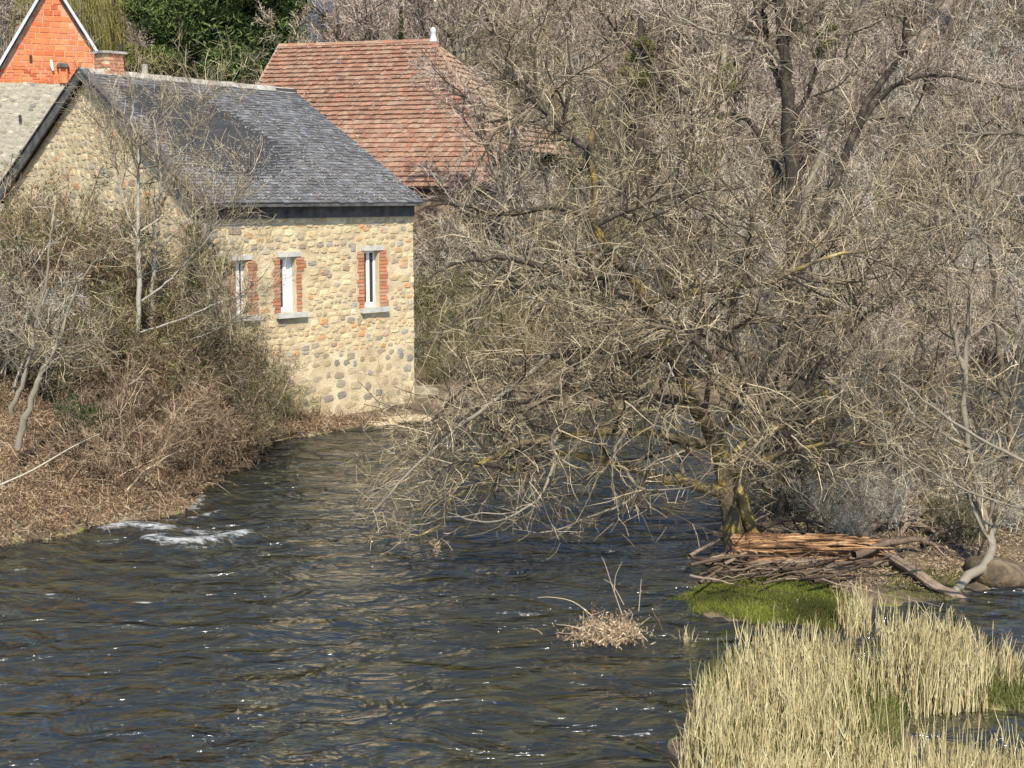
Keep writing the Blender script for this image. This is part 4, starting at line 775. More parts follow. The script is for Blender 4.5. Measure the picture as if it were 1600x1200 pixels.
# wooded hillside
zones = [('x', -180, 440), ('bare grey-brown tree standing on the wooded slope behind the barn roof', 480, 800), ('bare twiggy tree standing on the wooded slope above the middle of the river', 800, 1150), ('bare twiggy tree standing on the wooded slope at the upper right', 1150, 1720)]
cnt = 0
for zi, (lab, a, b) in enumerate(zones):
    for row, Y0 in enumerate((50, 55, 61, 68, 76, 86, 98)):
        x = a + rr.uniform(0, 30); step = 60 if zi else 60
        while x < b:
            y = Y0 + rr.uniform(-2.5, 2.5); s = rr.uniform(.8, 1.2)
            if 440 < x < 500: s *= .35
            elif 500 <= x < 560: s *= .75
            if zi == 0: s *= .8
            if zi == 0 and row < 2: x += step; continue
            v = TV[rr.choice([0, 1, 2, 4, 1, 3 if zi < 2 else 0])]
            plant('bare_tree', v, ('trunk', 'crown'), px2x(x, y), y, s, rr.uniform(0, 6.28), ROWS[Y0] + ' bare tree up the slope ' + mark(x), 'tree', 'bare trees on the wooded slope'); cnt += 1
            x += step * rr.uniform(.8, 1.3)
print('TREES', cnt)
# far bank thicket
for Y0, hs, n0 in ((33.5, .75, 15), (36, 1.0, 13), (39, 1.15, 12), (43, 1.4, 11)):
    for i in range(n0):
        px = 690 + (1680 - 690) * (i + rr.uniform(0, 1)) / n0; y = Y0 + rr.uniform(-1, 1) + (7 * max(0, (px - 1250) / 400))
        if px < 760 and y < 34: continue
        k = 'olive' if px < 1050 and rr.random() < .75 else ('grey' if rr.random() < .8 else 'brown')
        me = SVr[k][rr.randrange(len(SVr[k]))]; lab = {'olive': 'olive-leaved shrub in the far bank thicket', 'grey': 'grey shrub in the far bank thicket', 'brown': 'reddish bare shrub in the far bank thicket'}[k].replace(' behind the spreading tree', '') + (', waterside, ' if Y0 < 35 else ', second rank, ' if Y0 < 38 else ', third rank, ' if Y0 < 41 else ', rearmost, ') + mark(px)
        plant('bank_shrub', me, ('stems', 'foliage'), px2x(px, y), y, hs * rr.uniform(.85, 1.25), rr.uniform(0, 6.28), lab, 'shrub', k + ' shrubs on the far bank')
for px, y, s, vi in ((800, 37.5, .72, 2), (850, 38, .8, 1), (905, 38.5, .8, 3), (690, 40, .55, 3), (780, 39, .5, 3), (860, 40, .6, 2), (950, 41, .65, 3), (1020, 40, .7, 1), (1120, 39, .75, 2), (1180, 42, .8, 0), (1330, 43, .8, 2), (1420, 44, .8, 1), (1500, 46, .85, 0), (1580, 46, .85, 2), (1650, 44, .85, 1), (1080, 46, .9, 0), (1270, 48, .9, 1), (900, 47, .7, 1)):
    plant('bare_tree', TV[vi], ('trunk', 'crown'), px2x(px, y), y, s, rr.uniform(0, 6.28), 'multi-stemmed bare tree in the far bank thicket ' + mark(px).replace('just ', '') + (', small' if s < .66 else ', large'), 'tree', 'bare trees on the far bank')
for px, y, sc_ in ((810, 40, 1.7), (850, 40.5, 1.8), (895, 40, 1.75), (770, 40.2, 1.6), (672, 32.0, .3), (700, 32.5, .45), (735, 33, .5), (770, 33, .6), (690, 35.5, .8), (730, 36, .9), (780, 36, .95), (655, 35, .5), (660, 38.5, 1.2), (700, 39.5, 1.45), (745, 38.8, 1.4), (790, 39.3, 1.45), (840, 38, 1.3), (680, 36.5, 1.2)):
    k = rr.choice(['olive', 'olive', 'grey']); plant('bank_shrub', SVr[k][0], ('stems', 'foliage'), px2x(px, y), y, sc_, rr.uniform(0, 6.28), k + ' shrub ' + ('low ' if sc_ < .7 else 'tall ') + ('just past the far wall corner' if px < 715 else 'a little right of the wall corner' if px < 760 else 'well right of the wall corner') + (', in front' if y < 34 else ', below the red roof' if y > 37.5 else ', behind'), 'shrub', 'shrubs past the wall corner')
# evergreen, willow, spruces
def evergreen(name, px0, px1, py0, py1, D, label, mk='conifer', n=26, dens=2600, cat='tree', ls=.12):
    c = at((px0 + px1) / 2, (py0 + py1) / 2, D); hw = (px1 - px0) / 2 * D / F; hh = (py1 - py0) / 2 * D / F; base = np.array([c[0], D, H1(c[0], D)])
    root = empty(name, base); tag(root, label, cat); mb = MB(); mb.tube(np.array([[0, 0, 0], [0, 0, c[2] - base[2] + hh * .8]]), np.array([.3, .08]), 8); mb.build('trunk', M['bark'], root); ml = MB(); mbr = MB()
    for i in range(n):
        u = nrm(RNG.normal(size=3)); cc = np.array([c[0], D, c[2]]) - base + u * np.array([hw, hw, hh]) * RNG.uniform(.35, .85); rad = RNG.uniform(.18, .36) * min(hw, hh) * 1.3; m_ = int(dens * RNG.uniform(.7, 1.3))
        q = nrm(RNG.normal(size=(m_, 3))) * RNG.uniform(.55, 1.05, (m_, 1)) ** .6 * rad * np.array([1.15, 1.15, .75]); ml.leaves(cc + q, RNG.uniform(.5, 1.2, m_) * ls, .5, .5)
        a0 = np.array([0, 0, max(.5, cc[2] - rad)]); mbr.tube(np.array([a0, cc]), np.array([.06, .02]), 4)
    mbr.build('limbs', M['bark'], root)['kind'] = 'stuff'; o = ml.build('needles', M[mk], root); o['kind'] = 'stuff'; return root
evergreen('evergreen_tree', 205, 470, -110, 175, 52, 'dense dark green evergreen tree behind the slate roof', n=60, dens=1500, ls=.13)
evergreen('evergreen_bush', 120, 260, 60, 170, 49, 'small olive green bush between the willow and the slate roof ridge', 'leafolive', n=14, dens=900, cat='bush')
for px, py0, py1, D, w, lab in ((627, -10, 80, 52, 22, 'small narrow dark spruce rising just behind the red roof'), (575, -5, 40, 60, 20, 'tiny dark spruce left of the one behind the red roof')):
    b0 = at(px, py1, D); t0 = at(px, py0, D); z0 = H1(b0[0], D); root = empty('spruce', (b0[0], D, z0)); tag(root, lab, 'tree'); mb = MB(); mb.tube(np.array([[0, 0, 0], [0, 0, t0[2] - z0]]), np.array([.12, .02]), 6); mb.build('trunk', M['bark'], root); ml = MB()
    nn = 5000; t = RNG.random(nn) ** .8; zz = (t0[2] - z0) - t * (t0[2] - z0 - 1); ww = t * (w * D / F) * (1 + .25 * np.sin(zz * 9)); a = RNG.uniform(0, 6.28, nn); rr_ = ww * RNG.uniform(.2, 1, nn); ml.leaves(np.stack([np.cos(a) * rr_, np.sin(a) * rr_, zz], -1), RNG.uniform(.05, .12, nn), .5, .5); ml.build('needles', M['conifer'], root)['kind'] = 'stuff'
# ivy greens among the slope
for px, py, w, D, lab in ((1130, 130, 26, 45, 'ivy-covered evergreen column in the wood at the upper right'), (1000, 90, 30, 46, 'dull green ivy mass in the wood above the river'), (1290, 20, 24, 47, 'small green ivied crown near the top right')):
    evergreen('ivied_tree', px - w, px + w, py - 75, py + 90, D, lab, 'leafolive', n=12, dens=420, ls=.07)
# willow
wx0 = at(135, 60, 50); zb_ = H1(wx0[0], 50); root = empty('willow_tree', (wx0[0], 50, zb_)); tag(root, 'yellow-green weeping willow between the orange gable and the evergreen', 'tree')
mb = MB(); P1, R1 = grow(np.zeros((5, 3)), np.tile([0, 0, 1.0], (5, 1)) + RNG.normal(0, .05, (5, 3)), np.full(5, wx0[2] - zb_ + 1.8), np.full(5, .15), .04, 12, .06); mb.tube(P1, R1, 6); mb.build('trunk', M['bark'], root)
b, d, L, r = sprout(P1, R1, 26, .5, 1, .5, 1.2, .08, .16); P2, R2 = grow(b, d, L, np.full(len(b), .03), .01, 6, .15); b, d, L, r = sprout(P2, R2, 16, .2, 1, .8, 1.5, 0, 0, absl=(.5, 1.9)); P3, R3 = grow(b, d, L, np.full(len(b), .009), .005, 7, .12, (0, 0, -5)); mb = MB(); mb.tube(P2, R2, 4); mb.tube(P3, R3, 3); mb.build('withies', M['willow'], root)['kind'] = 'stuff'

# ------------------------------------------------------------------ left bank scrub
def bank_plants(n, pxr, pyr, kinds, smin, smax, group, zfun=None):
    for i in range(n):
        for _ in range(50):
            px = rr.uniform(*pxr); py = rr.uniform(*pyr); g = gnd(px, py, .5); h = H1(g[0], g[1])
            if h > .1: break
        k = rr.choice(kinds); me = SVr[k][rr.randrange(len(SVr[k]))]
        lab = {'brown': 'brown brambles, left bank', 'olive': 'olive twiggy shrub, left bank', 'green': 'green leafy bush, left bank', 'grey': 'grey bare shrub, left bank'}[k] + (', near the water, ' if py > 690 else ', halfway up, ' if py > 640 else ', high up, ') + mark(px)
        plant('bank_shrub', me, ('stems', 'foliage'), g[0], g[1], rr.uniform(smin, smax), rr.uniform(0, 6.28), lab, 'shrub', k + ' shrubs on the left bank')
bank_plants(16, (-60, 200), (660, 715), ['olive', 'olive', 'olive', 'brown'], .7, 1.05, 'a')
bank_plants(20, (-80, 150), (642, 690), ['olive', 'olive', 'olive', 'brown'], .9, 1.25, 'a')
bank_plants(11, (150, 300), (660, 695), ['olive', 'olive', 'brown'], .7, 1.05, 'a')
bank_plants(12, (-60, 150), (660, 725), ['brown', 'olive', 'grey'], .5, .8, 'a')
bank_plants(10, (330, 395), (650, 700), ['brown', 'olive'], .4, .7, 'a')
bank_plants(24, (150, 345), (640, 750), ['brown', 'brown', 'olive'], .55, .95, 'a')
bank_plants(7, (250, 325), (672, 705), ['brown', 'olive', 'brown'], .55, .75, 'a')
bank_plants(7, (60, 300), (680, 740), ['green', 'brown'], .3, .55, 'a')
bank_plants(8, (330, 400), (660, 715), ['brown'], .35, .6, 'a')
# ivy column against the wall
evergreen('ivy_bush', 285, 360, 330, 520, 25.9, 'leafy olive ivy bush climbing the wall left of the first window', 'leafolive', n=22, dens=800, cat='bush', ls=.035)
# dead bracken carpet on the bank and at the wall foot
def scatter(region, n, hmin, px_rng, py_rng, zg=.2):
    out = []
    px = RNG.uniform(*px_rng, n); py = RNG.uniform(*py_rng, n); G_ = np.array([gnd(a, b, zg) for a, b in zip(px, py)]); h = height(G_[:, 0], G_[:, 1]); k = h > hmin; G_ = G_[k]; G_[:, 2] = h[k]; return G_
def carpet(name, G_, m, per, size, spreadz, label, cat=None, stem=None, sr=.25, tilt=.6):
    ml = MB(); N = len(G_); c = np.repeat(G_, per, 0); M_ = len(c); c = c + np.stack([RNG.normal(0, sr * .5, M_), RNG.normal(0, sr * .5, M_), RNG.uniform(0, 1, M_) ** 1.2 * spreadz * (.5 + .5 * wav(c[:, 0], c[:, 1], 5, 41)).clip(.15, 1.2)], -1)
    ml.leaves(c, RNG.uniform(.5, 1.3, M_) * size, tilt, .4); o = ml.build(name, M[m]); tag(o, kind='stuff')
    o['label'] = label; return o
GB = scatter(None, 9000, .0, (-80, 440), (690, 870)); GB = GB[(GB[:, 1] < 24.5)]
carpet('dead_bracken', GB, 'deadleaf', 11, .030, .36, 'rusty dead bracken and bramble matted along the left water edge', sr=.2)
mb = MB(); k = RNG.integers(0, len(GB), 7000); P, R = grow(GB[k], RNG.normal(0, 1, (7000, 3)) * [1, 1, .3] + [0, -.1, .7], RNG.uniform(.2, .75, 7000), np.full(7000, .005), .002, 6, .22, (0, 0, -1.6)); mb.tube(P, R, 3); tag(mb.build('bramble_canes', M['bramble']), 'arching brown bramble canes along the left water edge', kind='stuff')
GW = scatter(None, 1800, .0, (400, 720), (645, 690)); carpet('bank_litter', GW, 'deadleaf', 6, .04, .18, 'brown dead grass and litter along the foot of the river wall', sr=.12)
mb = MB(); k = RNG.integers(0, len(GW), 2200); P, R = grow(GW[k], RNG.normal(0, .7, (2200, 3)) + [0, -.1, .7], RNG.uniform(.15, .5, 2200), np.full(2200, .005), .002, 5, .2, (0, 0, -1)); mb.tube(P, R, 3); tag(mb.build('dry_grass', M['bramble']), 'dry brown stems along the foot of the river wall', kind='stuff')
plant('wall_shrub', SVr['olive'][0], ('stems', 'foliage'), *gnd(440, 668, .1)[:2], .38, 1, 'small olive shrub growing at the foot of the wall under the middle window', 'shrub', None)
plant('wall_shrub', SVr['brown'][0], ('stems', 'foliage'), *gnd(395, 668, .1)[:2], .75, 1, 'brown shrub against the wall below the first window', 'shrub', None)
# fallen pale pole
mb = MB(); P = spline([at(-10, 762, 18.6), at(50, 735, 19), at(110, 700, 19.4), at(155, 678, 19.8)], 12); o_ = P[0].copy(); mb.tube(P - o_, np.linspace(.018, .008, 12), 5, .9); tag(mb.build('fallen_branch', M['pale']), 'long straight pale branch lying over the brambles at the left', 'branch').location = o_

# ------------------------------------------------------------------ island: litter, moss, logs
GI = scatter(None, 9000, .05, (1060, 1700), (715, 990), .25); G2 = GI[sdf(ISL, GI[:, 0], GI[:, 1]) > .05]
mossP = pix_poly([(1043, 942), (1095, 915), (1180, 905), (1260, 912), (1330, 935), (1330, 965), (1290, 985), (1180, 975), (1090, 958)])
G2 = G2[sdf(mossP, G2[:, 0], G2[:, 1]) < .02]
carpet('leaf_litter', G2, 'litter', 6, .028, .07, 'brown leaf litter covering the island', sr=.15, tilt=1.5)
mb = MB(); G2b = G2[G2[:, 1] > 18.0]; G2 = G2b; k = RNG.integers(0, len(G2), 5200); P, R = grow(G2[k], RNG.normal(0, 1, (5200, 3)) * [1, 1, .25] + [0, 0, .35], RNG.uniform(.1, .55, 5200), np.full(5200, .006), .002, 5, .2, (0, 0, -.4)); mb.tube(P, R, 3); tag(mb.build('fallen_twigs', M['twig']), 'tangle of fallen twigs over the island', kind='stuff')
for i in range(26):
    px, py = rr.uniform(1190, 1640), rr.uniform(735, 830); g = gnd(px, py, .3)
    if H1(g[0], g[1]) < .1: continue
    k = rr.choice(['grey', 'grey', 'olive', 'brown']); plant('island_shrub', SVr[k][0], ('stems', 'foliage'), g[0], g[1], rr.uniform(.18, .36), rr.uniform(0, 6.28), {'grey': 'grey bare bush on the island', 'olive': 'olive leafy bush on the island', 'brown': 'brown bare bush growing on the island'}[k] + (' near the logs, ' if py > 800 else ' in its middle, ' if py > 765 else ' at its back, ') + mark(px), 'shrub', k + ' bushes on the island')
def turf(name, G_, n_per, h, m, label, rad=.004):
    c = np.repeat(G_, n_per, 0) + RNG.normal(0, .05, (len(G_) * n_per, 3)) * [1, 1, 0]; c[:, 2] = height(c[:, 0], c[:, 1]); c = c[c[:, 2] > -.03]; N = len(c); d = RNG.normal(0, .4, (N, 3)) * [1, 1, 0] + [0, 0, 1]; P, R = grow(c, d, RNG.uniform(.5, 1.2, N) * h, np.full(N, rad), .001, 3, .15); mb = MB(); mb.tube(P, R, 3, (.5 + .5 * wav(c[:, 0], c[:, 1], 4, 51) + RNG.normal(0, .2, N)).clip(0, 1)); return tag(mb.build(name, M[m]), label, kind='stuff')
mossP = pix_poly([(1043, 942), (1095, 915), (1180, 905), (1260, 912), (1330, 935), (1330, 965), (1290, 985), (1180, 975), (1090, 958)])
GM = scatter(None, 4500, -.03, (1030, 1350), (895, 990), .1); GM = GM[sdf(mossP, GM[:, 0], GM[:, 1]) > 0]; turf('moss_turf', GM, 9, .045, 'mossgreen', 'bright green mossy turf hummock at the water edge of the island')
k = RNG.random(len(GM)) < .10; carpet('moss_litter', GM[k], 'litter', 2, .02, .05, 'dead leaves scattered on the moss hummock', sr=.1, tilt=1.5)
GM2 = scatter(None, 260, .0, (1390, 1500), (885, 925), .1); GM2 = GM2[sdf(ISL, GM2[:, 0], GM2[:, 1]) > 0]; turf('moss_patch', GM2, 8, .035, 'mossgreen', 'darker moss patch beside the grey log on the island')
GM3 = scatter(None, 500, .0, (1478, 1518), (738, 765), .2); turf('grass_tuft', GM3, 12, .09, 'grass', 'small bright green grass patch far back on the island')
# rotten log
def log(name, pts, r0, r1, m, label, K=18, S=14, rough=.12, cat='log', flat=1.0, val=.5):
    P = spline([at(*p) if len(p) == 3 else p for p in pts], K); o_ = P[0].copy(); R = np.linspace(r0, r1, K) * (1 + RNG.normal(0, .05, K)) * (1 - .45 * np.exp(-np.linspace(0, 1, K) * 30) - .6 * np.exp(-(1 - np.linspace(0, 1, K)) * 12)); mb = MB(); mb.tube(P - o_, R, S, val); V = mb.v[0]
    V += (RNG.normal(0, rough, (1, S, 1)).repeat(K, 0) * 1.0 + RNG.normal(0, rough * .3, (K, S, 1))).reshape(-1, 1) * (V - np.repeat(P - o_, S, 0)); n0 = len(V)
    mb.v.append(np.array([(P - o_)[0], (P - o_)[-1]])); mb.a.append(np.full(2, .6)); mb.f.append(np.array([[n0, (i + 1) % S, i] for i in range(S)] + [[n0 + 1, (K - 1) * S + i, (K - 1) * S + (i + 1) % S] for i in range(S)])); mb.n += 2
    o = mb.build(name, M[m]); o.location = o_; tag(o, label, cat); return o
D = 17.3
D = 17.0
log('rotten_log', [(1142, 852, D), (1200, 856, D), (1270, 856, D), (1340, 858, D + .05), (1400, 868, D + .1)], .16, .115, 'rotwood', 'thick rotten reddish log lying across the front of the island', rough=.2, S=28, K=44)
for i in range(16):
    xa = rr.uniform(1145, 1330); ln = rr.uniform(40, 120); ya = rr.uniform(838, 882); dd = D - .17 + abs(ya - 858) * .003; P = spline([at(xa, ya, dd), at(xa + ln / 2, ya + rr.uniform(-3, 3), dd - .01), at(xa + ln, ya + rr.uniform(-4, 6), dd)], 7); o_ = P[0].copy(); mb = MB(); mb.tube(P - o_, np.array([.006, .016, .02, .018, .016, .012, .004]) * rr.uniform(.7, 1.4), 5, .5); o = mb.build('splinter', M['rotwood']); o.parent = bpy.data.objects['rotten_log']; o.location = o_ - np.array(bpy.data.objects['rotten_log'].location)
for i, (a, b, r0, lab) in enumerate((((1150, 890), (1340, 900), .055, 'brown log lying just below the rotten log'), ((1165, 882), (1400, 880), .045, 'thin log wedged directly under the rotten log'), ((1180, 903), (1365, 912), .028, 'pale peeled branch lying lowest under the rotten log'))):
    log('driftwood_log', [(a[0], a[1], D - .25 - i * .1), ((a[0] + b[0]) / 2, (a[1] + b[1]) / 2 + 2, D - .25 - i * .1), (b[0], b[1], D - .2 - i * .1)], r0, r0 * .7, 'rotwood' if i == 0 else 'drift', lab, val=.3 + .3 * i)
log('grey_log', [(1385, 866, 16.8), (1430, 893, 16.2), (1455, 912, 15.94), (1490, 930, 15.8), (1530, 950, 15.65)], .06, .055, 'drift', 'grey log sloping down into the water at the right tip of the island', val=.7)
log('grey_log', [(1395, 880, 16.7), (1450, 914, 15.98), (1478, 930, 15.85)], .045, .03, 'drift', 'thin dark log just behind the sloping grey log', val=.3)
log('long_log', [(1270, 735, 21.5), (1340, 748, 21.3), (1440, 765, 21), (1540, 785, 20.6), (1640, 800, 20)], .11, .06, 'clay', 'long pinkish brown trunk lying across the back of the island', rough=.15)
log('bleached_pole', [(1470, 775, 18.5), (1540, 790, 18.3), (1640, 815, 18)], .03, .02, 'pale', 'thin bleached pole lying at the right edge of the island', val=.9)
LIMBS = [((1300, 800), (1420, 770), (1560, 792)), ((1390, 850), (1440, 800), (1500, 772)), ((1290, 790), (1360, 775), (1450, 800)), ((1340, 838), (1400, 812), (1490, 838)), ((1440, 850), (1500, 822), (1600, 836)), ((1180, 828), (1240, 812), (1320, 826)), ((1410, 742), (1480, 760), (1590, 745)), ((1330, 870), (1420, 842), (1480, 858))]
for i, (a, b, c) in enumerate(LIMBS):
    pp = [at(*q, (CH - (.42 if k_ == 1 else .3)) * F / (q[1] - 300)) for k_, q in enumerate((a, b, c))]; P = spline(pp, 14); o_ = P[0].copy(); mb = MB(); mb.tube(P - o_ + RNG.normal(0, .012, P.shape), np.linspace(.05, .015, 14) * rr.uniform(.7, 1.2), 7, rr.uniform(.2, .9)); b_, d_, L_, r_ = sprout((P - o_)[None], np.linspace(.04, .015, 14)[None], 9, .2, 1, .4, 1.1, 0, 0, absl=(.2, .8)); Pb, Rb = grow(b_, d_, L_, np.full(len(b_), .012), .003, 7, .15, (0, 0, .2)); o = mb.build('fallen_limb', M['drift'], smooth=True); o.location = o_; tag(o, 'fallen grey limb with bare side branches lying across the island behind the rotten log', 'limb', 'fallen limbs on the island'); mb = MB(); mb.tube(Pb, Rb, 4); mb.build('side_branches', M['drift'], o)['kind'] = 'stuff'
for i in range(46):
    a0 = (rr.uniform(1072, 1290), rr.uniform(868, 912)); L_ = rr.uniform(50, 190); b0 = (a0[0] + L_, a0[1] + rr.choice([rr.uniform(-22, 8), rr.uniform(-70, 45), rr.uniform(-70, 45)])); dz = lambda y: (CH - rr.uniform(.2, .34)) * F / (y - 300)
    P = spline([at(*a0, dz(a0[1])), at((a0[0] + b0[0]) / 2, (a0[1] + b0[1]) / 2 - rr.uniform(-4, 7), dz((a0[1] + b0[1]) / 2)), at(*b0, dz(b0[1]))], 9); o_ = P[0].copy(); mb = MB(); mb.tube(P - o_ + RNG.normal(0, .007, P.shape), np.linspace(.022, .008, 9) * rr.uniform(.3, 1.25), 6, rr.uniform(.0, .8)); o = mb.build('driftwood_stick', M['drift'], smooth=True); o.location = o_; tag(o, 'driftwood stick in the pile around the rotten log at the foot of the spreading tree', 'stick', 'driftwood sticks at the foot of the tree')
def rock(name, px, py, w, h, d, label, m='rock', z=0.0, seed=0, cat='rock', D=None):
    g = gnd(px, py, z) if D is None else at(px, py, D); r = np.random.default_rng(seed); n = 14; k = 8; V = []
    for i in range(k + 1):
        th = math.pi * i / k
        for j in range(n): a = 2 * math.pi * j / n; V.append([math.sin(th) * math.cos(a), math.sin(th) * math.sin(a), math.cos(th)])
    V = np.array(V); nn = 1 + .34 * wav(V[:, 0] * 2 + seed, V[:, 1] * 2 + V[:, 2] * 2, 1.5, seed); V = np.sign(V) * np.abs(V) ** .8 * nn[:, None] * [w, d, h]; i = (np.arange(k)[:, None] * n + np.arange(n)[None]).reshape(-1); j = (np.arange(k)[:, None] * n + (np.arange(n)[None] + 1) % n).reshape(-1)
    mb = MB(); mb.add(V, np.stack([i, i + n, j + n, j], -1)); o = mb.build(name, M[m], smooth=True); o.location = g; tag(o, label, cat); return o
rock('clay_lump', 1560, 893, .36, .17, .35, 'brown undercut lump of mud bank behind the leaning trunk', 'mud', .1, 3)
rock('flat_rock', 640, 655, .62, .07, .35, 'flat sunlit rock ledge at the water line beyond the wall corner', 'mortar', .03, 4)
rock('flat_rock', 585, 663, .5, .05, .2, 'thin flat rock at the water line under the right window', 'mortar', .0, 7)
rock('river_stone', 222, 828, .22, .05, .12, 'pale stone breaking the water at the rapids by the left bank', 'rock', .0, 5)
rock('river_stone', 195, 812, .22, .09, .15, 'low stone on the bank edge above the rapids', 'rock', .02, 6)
g = at(660, 610, 30.5); mb = MB(); mb.box(-.28, .28, -.3, .3, -.07, .07); mb.box(-.24, .2, -.28, .3, -.3, -.072); o = mb.build('stone_slab', M['rock']); o.location = g; o.rotation_euler.z = .3; tag(o, 'pale stone slab step jutting out past the far corner of the wall', 'slab')

# debris clump in the river
g = gnd(948, 1000); root = empty('debris_clump', g); tag(root, 'clump of dead leaves and twigs stranded on a bare branch in mid river', 'debris')
ml = MB(); n = 2600; c = RNG.normal(0, 1, (n, 3)) * [.17, .12, .085]; c[:, 2] = np.abs(c[:, 2]) + .0 + .12 * np.exp(-((c[:, 0] + .16) / .06) ** 2) * RNG.random(n) + .14 * np.exp(-((c[:, 0] - .22) / .07) ** 2) * RNG.random(n); ml.leaves(c, RNG.uniform(.012, .032, n), .3, .5, RNG.uniform(.25, 1, n)); ml.build('dead_leaves', M['litter'], root)['kind'] = 'stuff'
mb = MB(); n = 90; P, R = grow(RNG.normal(0, 1, (n, 3)) * [.2, .1, .01] + [0, 0, .05], RNG.normal(0, .8, (n, 3)) + [0, 0, .8], RNG.uniform(.1, .4, n), np.full(n, .005), .002, 5, .2); mb.tube(P, R, 3, RNG.uniform(.3, 1, n)); mb.build('twigs', M['bramble'], root)['kind'] = 'stuff'
for pts, r0 in ((((972, 960), (958, 920), (945, 880), (940, 870)), .005), (((960, 925), (962, 900), (972, 878)), .005), (((925, 962), (895, 940), (860, 933), (840, 934)), .005), (((975, 945), (958, 915), (943, 905)), .004), (((998, 955), (1000, 930), (1002, 905)), .004), (((915, 985), (890, 978), (870, 976)), .006)):
    P = spline([at(a, b, g[1]) for a, b in pts], 10) - g; mb = MB(); mb.tube(P, np.linspace(r0, .002, 10), 4, .9); mb.build('branch', M['bramble'], root)
# hanging dead leaves at a branch tip
g = at(682, 838, B - 2.1); root = empty('dead_leaf_bunch', g); tag(root, 'rust-coloured bunch of dead leaves hanging from the lowest branch tip over the river', 'leaves'); ml = MB(); c = RNG.normal(0, 1, (60, 3)) * [.02, .02, .05] + [0, 0, -.12]; ml.leaves(c, RNG.uniform(.02, .045, 60), -.5, .5, RNG.uniform(.4, .8, 60)); ml.build('leaves', M['deadleaf'], root)['kind'] = 'stuff'
mb = MB(); mb.tube(np.array([[.0, 0, .1], [.01, 0, 0], [0, 0, -.1]]), np.array([.004, .003, .002]), 4, .6); mb.build('stalk', M['pale'], root)

# ------------------------------------------------------------------ reeds
def reeds(name, n, pxr, pyr, dens, h0, h1, label, lean=.10, seed=0, poly=None):
    px = RNG.uniform(*pxr, n); py = RNG.uniform(*pyr, n) ; G_ = np.array([gnd(a, b) for a, b in zip(px, py)]); k = (sdf(poly, G_[:, 0], G_[:, 1]) > -.05) if poly is not None else np.ones(n, bool)
    k &= RNG.random(n) < (.62 + .5 * wav(G_[:, 0], G_[:, 1], 3.5, seed + 71)) * dens; G_ = G_[k]; N = len(G_); G_[:, 2] = np.minimum(height(G_[:, 0], G_[:, 1]), .1) - .03
    d = np.stack([RNG.normal(0, lean, N) - .03, RNG.normal(0, lean, N), np.ones(N)], -1); L = RNG.uniform(h0, h1, N) * (1 + .18 * wav(G_[:, 0], G_[:, 1], 2.2, seed + 3)); P, R = grow(G_, d, L, RNG.uniform(.0035, .006, N), .0015, 5, .035, (0, 0, .02)); mb = MB(); val = RNG.uniform(.15, 1, N); mb.tube(P, R, 3, val)
    # dry leaf blades and plumes
    kk = RNG.random(N) < .75; b, dd, LL, _ = sprout(P[kk], R[kk], 2, .15, .9, .15, .5, 0, 0, absl=(.10, .32)); Pb, Rb = grow(b, dd, LL, np.full(len(b), .0055), .001, 4, .12, (0, 0, -.3)); mb.tube(Pb, Rb, 3)
    kp = RNG.random(N) < .18; tip = P[kp][:, -1]; Pp, Rp = grow(tip, nrm(P[kp][:, -1] - P[kp][:, -2]) + [0.05, 0, 0], RNG.uniform(.05, .13, kp.sum()), np.full(kp.sum(), .010), .003, 4, .12); mb.tube(Pp, Rp, 4, RNG.uniform(.3, .7, kp.sum()))
    print(name, N); return tag(mb.build(name, M['reed']), label, kind='stuff')
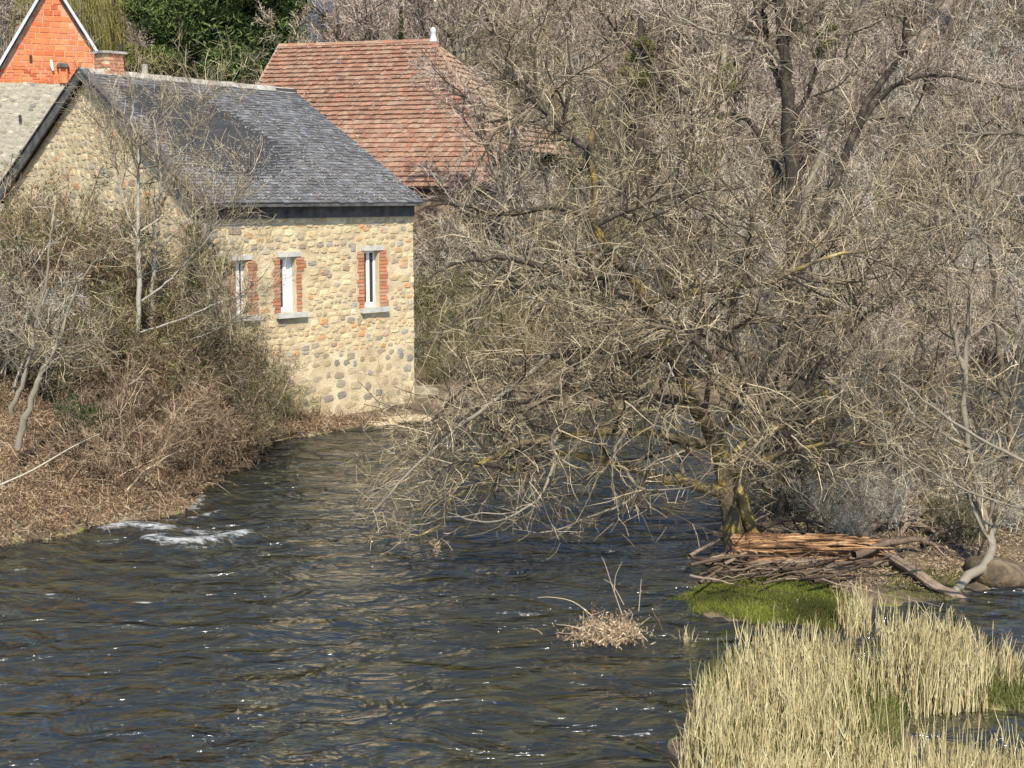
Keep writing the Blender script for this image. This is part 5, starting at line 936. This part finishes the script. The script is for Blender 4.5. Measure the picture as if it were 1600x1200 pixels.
# uniform in world space over the reed bed
def reed_field(name, n, poly, h0, h1, label, seed, dens=1.0, ymin=0, keep=None):
    lo = poly.min(0); hi = poly.max(0); hi = np.minimum(hi, [8.5, 20]); lo = np.maximum(lo, [-1, 7.8]); x = RNG.uniform(lo[0], hi[0], n); y = RNG.uniform(lo[1], hi[1], n)
    s = sdf(poly, x, y); k = s > RNG.uniform(-.05, .38, n) ** 1.3 if False else s > RNG.uniform(-.05, .32, n)
    if keep is not None: k &= keep(x, y)
    G_ = np.stack([x, y, np.zeros(n)], -1)[k]; k = RNG.random(len(G_)) < (.58 + .6 * wav(G_[:, 0], G_[:, 1], 3.2, seed + 71)) * dens; G_ = G_[k]; N = len(G_)
    G_[:, 2] = np.minimum(height(G_[:, 0], G_[:, 1]), .1) - .04
    bx = .08 * wav(G_[:, 0], G_[:, 1], 1.8, seed + 5)
    d = np.stack([RNG.normal(0, .07, N) - .02 + bx, RNG.normal(0, .07, N), np.ones(N)], -1); L = RNG.uniform(h0, h1, N) ** 1 * (1 + .22 * wav(G_[:, 0], G_[:, 1], 2.4, seed + 3)) * np.where(RNG.random(N) < .08, 1.3, 1)
    P, R = grow(G_, d, L, RNG.uniform(.0032, .0058, N), .0014, 5, .035, (0, 0, .02)); mb = MB(); val = (RNG.uniform(.1, 1, N)); mb.tube(P, R, 3, val)
    b, dd, LL, _ = sprout(P, R, 1, .1, .92, .08, .3, 0, 0, absl=(.10, .30)); Pb, Rb = grow(b, dd, LL, np.full(len(b), .005), .001, 4, .12, (0, 0, -.25)); mb.tube(Pb, Rb, 3)
    kp = RNG.random(N) < .2; tip = P[kp][:, -1]; Pp, Rp = grow(tip, nrm(P[kp][:, -1] - P[kp][:, -2]) + [0.08, 0, 0], RNG.uniform(.05, .12, kp.sum()), np.full(kp.sum(), .008), .002, 4, .12); mb.tube(Pp, Rp, 4, RNG.uniform(.2, .6, kp.sum()))
    print(name, N); return tag(mb.build(name, M['reed']), label, kind='stuff')
RA = pix_poly([(1060, 1240), (1085, 1130), (1118, 1085), (1200, 1056), (1320, 1070), (1365, 1120), (1375, 1210), (1420, 1300), (1500, 1345), (1700, 1340), (2100, 1450), (2200, 1900), (1010, 1900)])
reed_field('reed_bed', 26000, RA, .27, .55, 'dense bed of pale straw-coloured dead reeds in the right foreground', 1)
RBp = pix_poly([(1360, 1110), (1390, 1070), (1480, 1060), (1545, 1078), (1540, 1110), (1440, 1125)])
reed_field('near_reeds', 11000, pix_poly([(1400, 1310), (1500, 1300), (1700, 1290), (2100, 1420), (2200, 1900), (1400, 1900)]), .48, .85, 'dead reeds poking up at the bottom right corner in front of the open water', 9, 1.3)
reed_field('reed_clump', 6500, RBp, .34, .64, 'separate clump of pale dead reeds to the right behind the main bed', 2, .9)
RCp = pix_poly([(1540, 1060), (1700, 1060), (1700, 1095), (1560, 1090)]); reed_field('reed_fringe', 3500, RCp, .25, .42, 'thin fringe of dead reeds at the right edge', 3, .45)
RDp = pix_poly([(1300, 975), (1350, 968), (1390, 985), (1330, 1000)]); reed_field('reed_tuft', 2200, RDp, .3, .6, 'sparse tuft of dead reeds in the water just below the island', 4, .35)
RE = pix_poly([(1050, 1000), (1080, 996), (1082, 1006), (1052, 1008)]); reed_field('reed_sprigs', 1500, RE, .08, .2, 'few short reed sprigs standing in the shallow water left of the bed', 5, .22)
GG = scatter(None, 2600, -.02, (1100, 1560), (1060, 1240), 0); GG = GG[sdf(REED, GG[:, 0], GG[:, 1]) > 0]; turf('green_grass', GG, 3, .26, 'grass', 'green grass blades sprouting among the dead reeds', .004)
GG = scatter(None, 1800, -.02, (1380, 1640), (1055, 1115), 0); turf('waterside_grass', GG, 3, .11, 'grass', 'short green grass on the little mud bank at the right', .004)
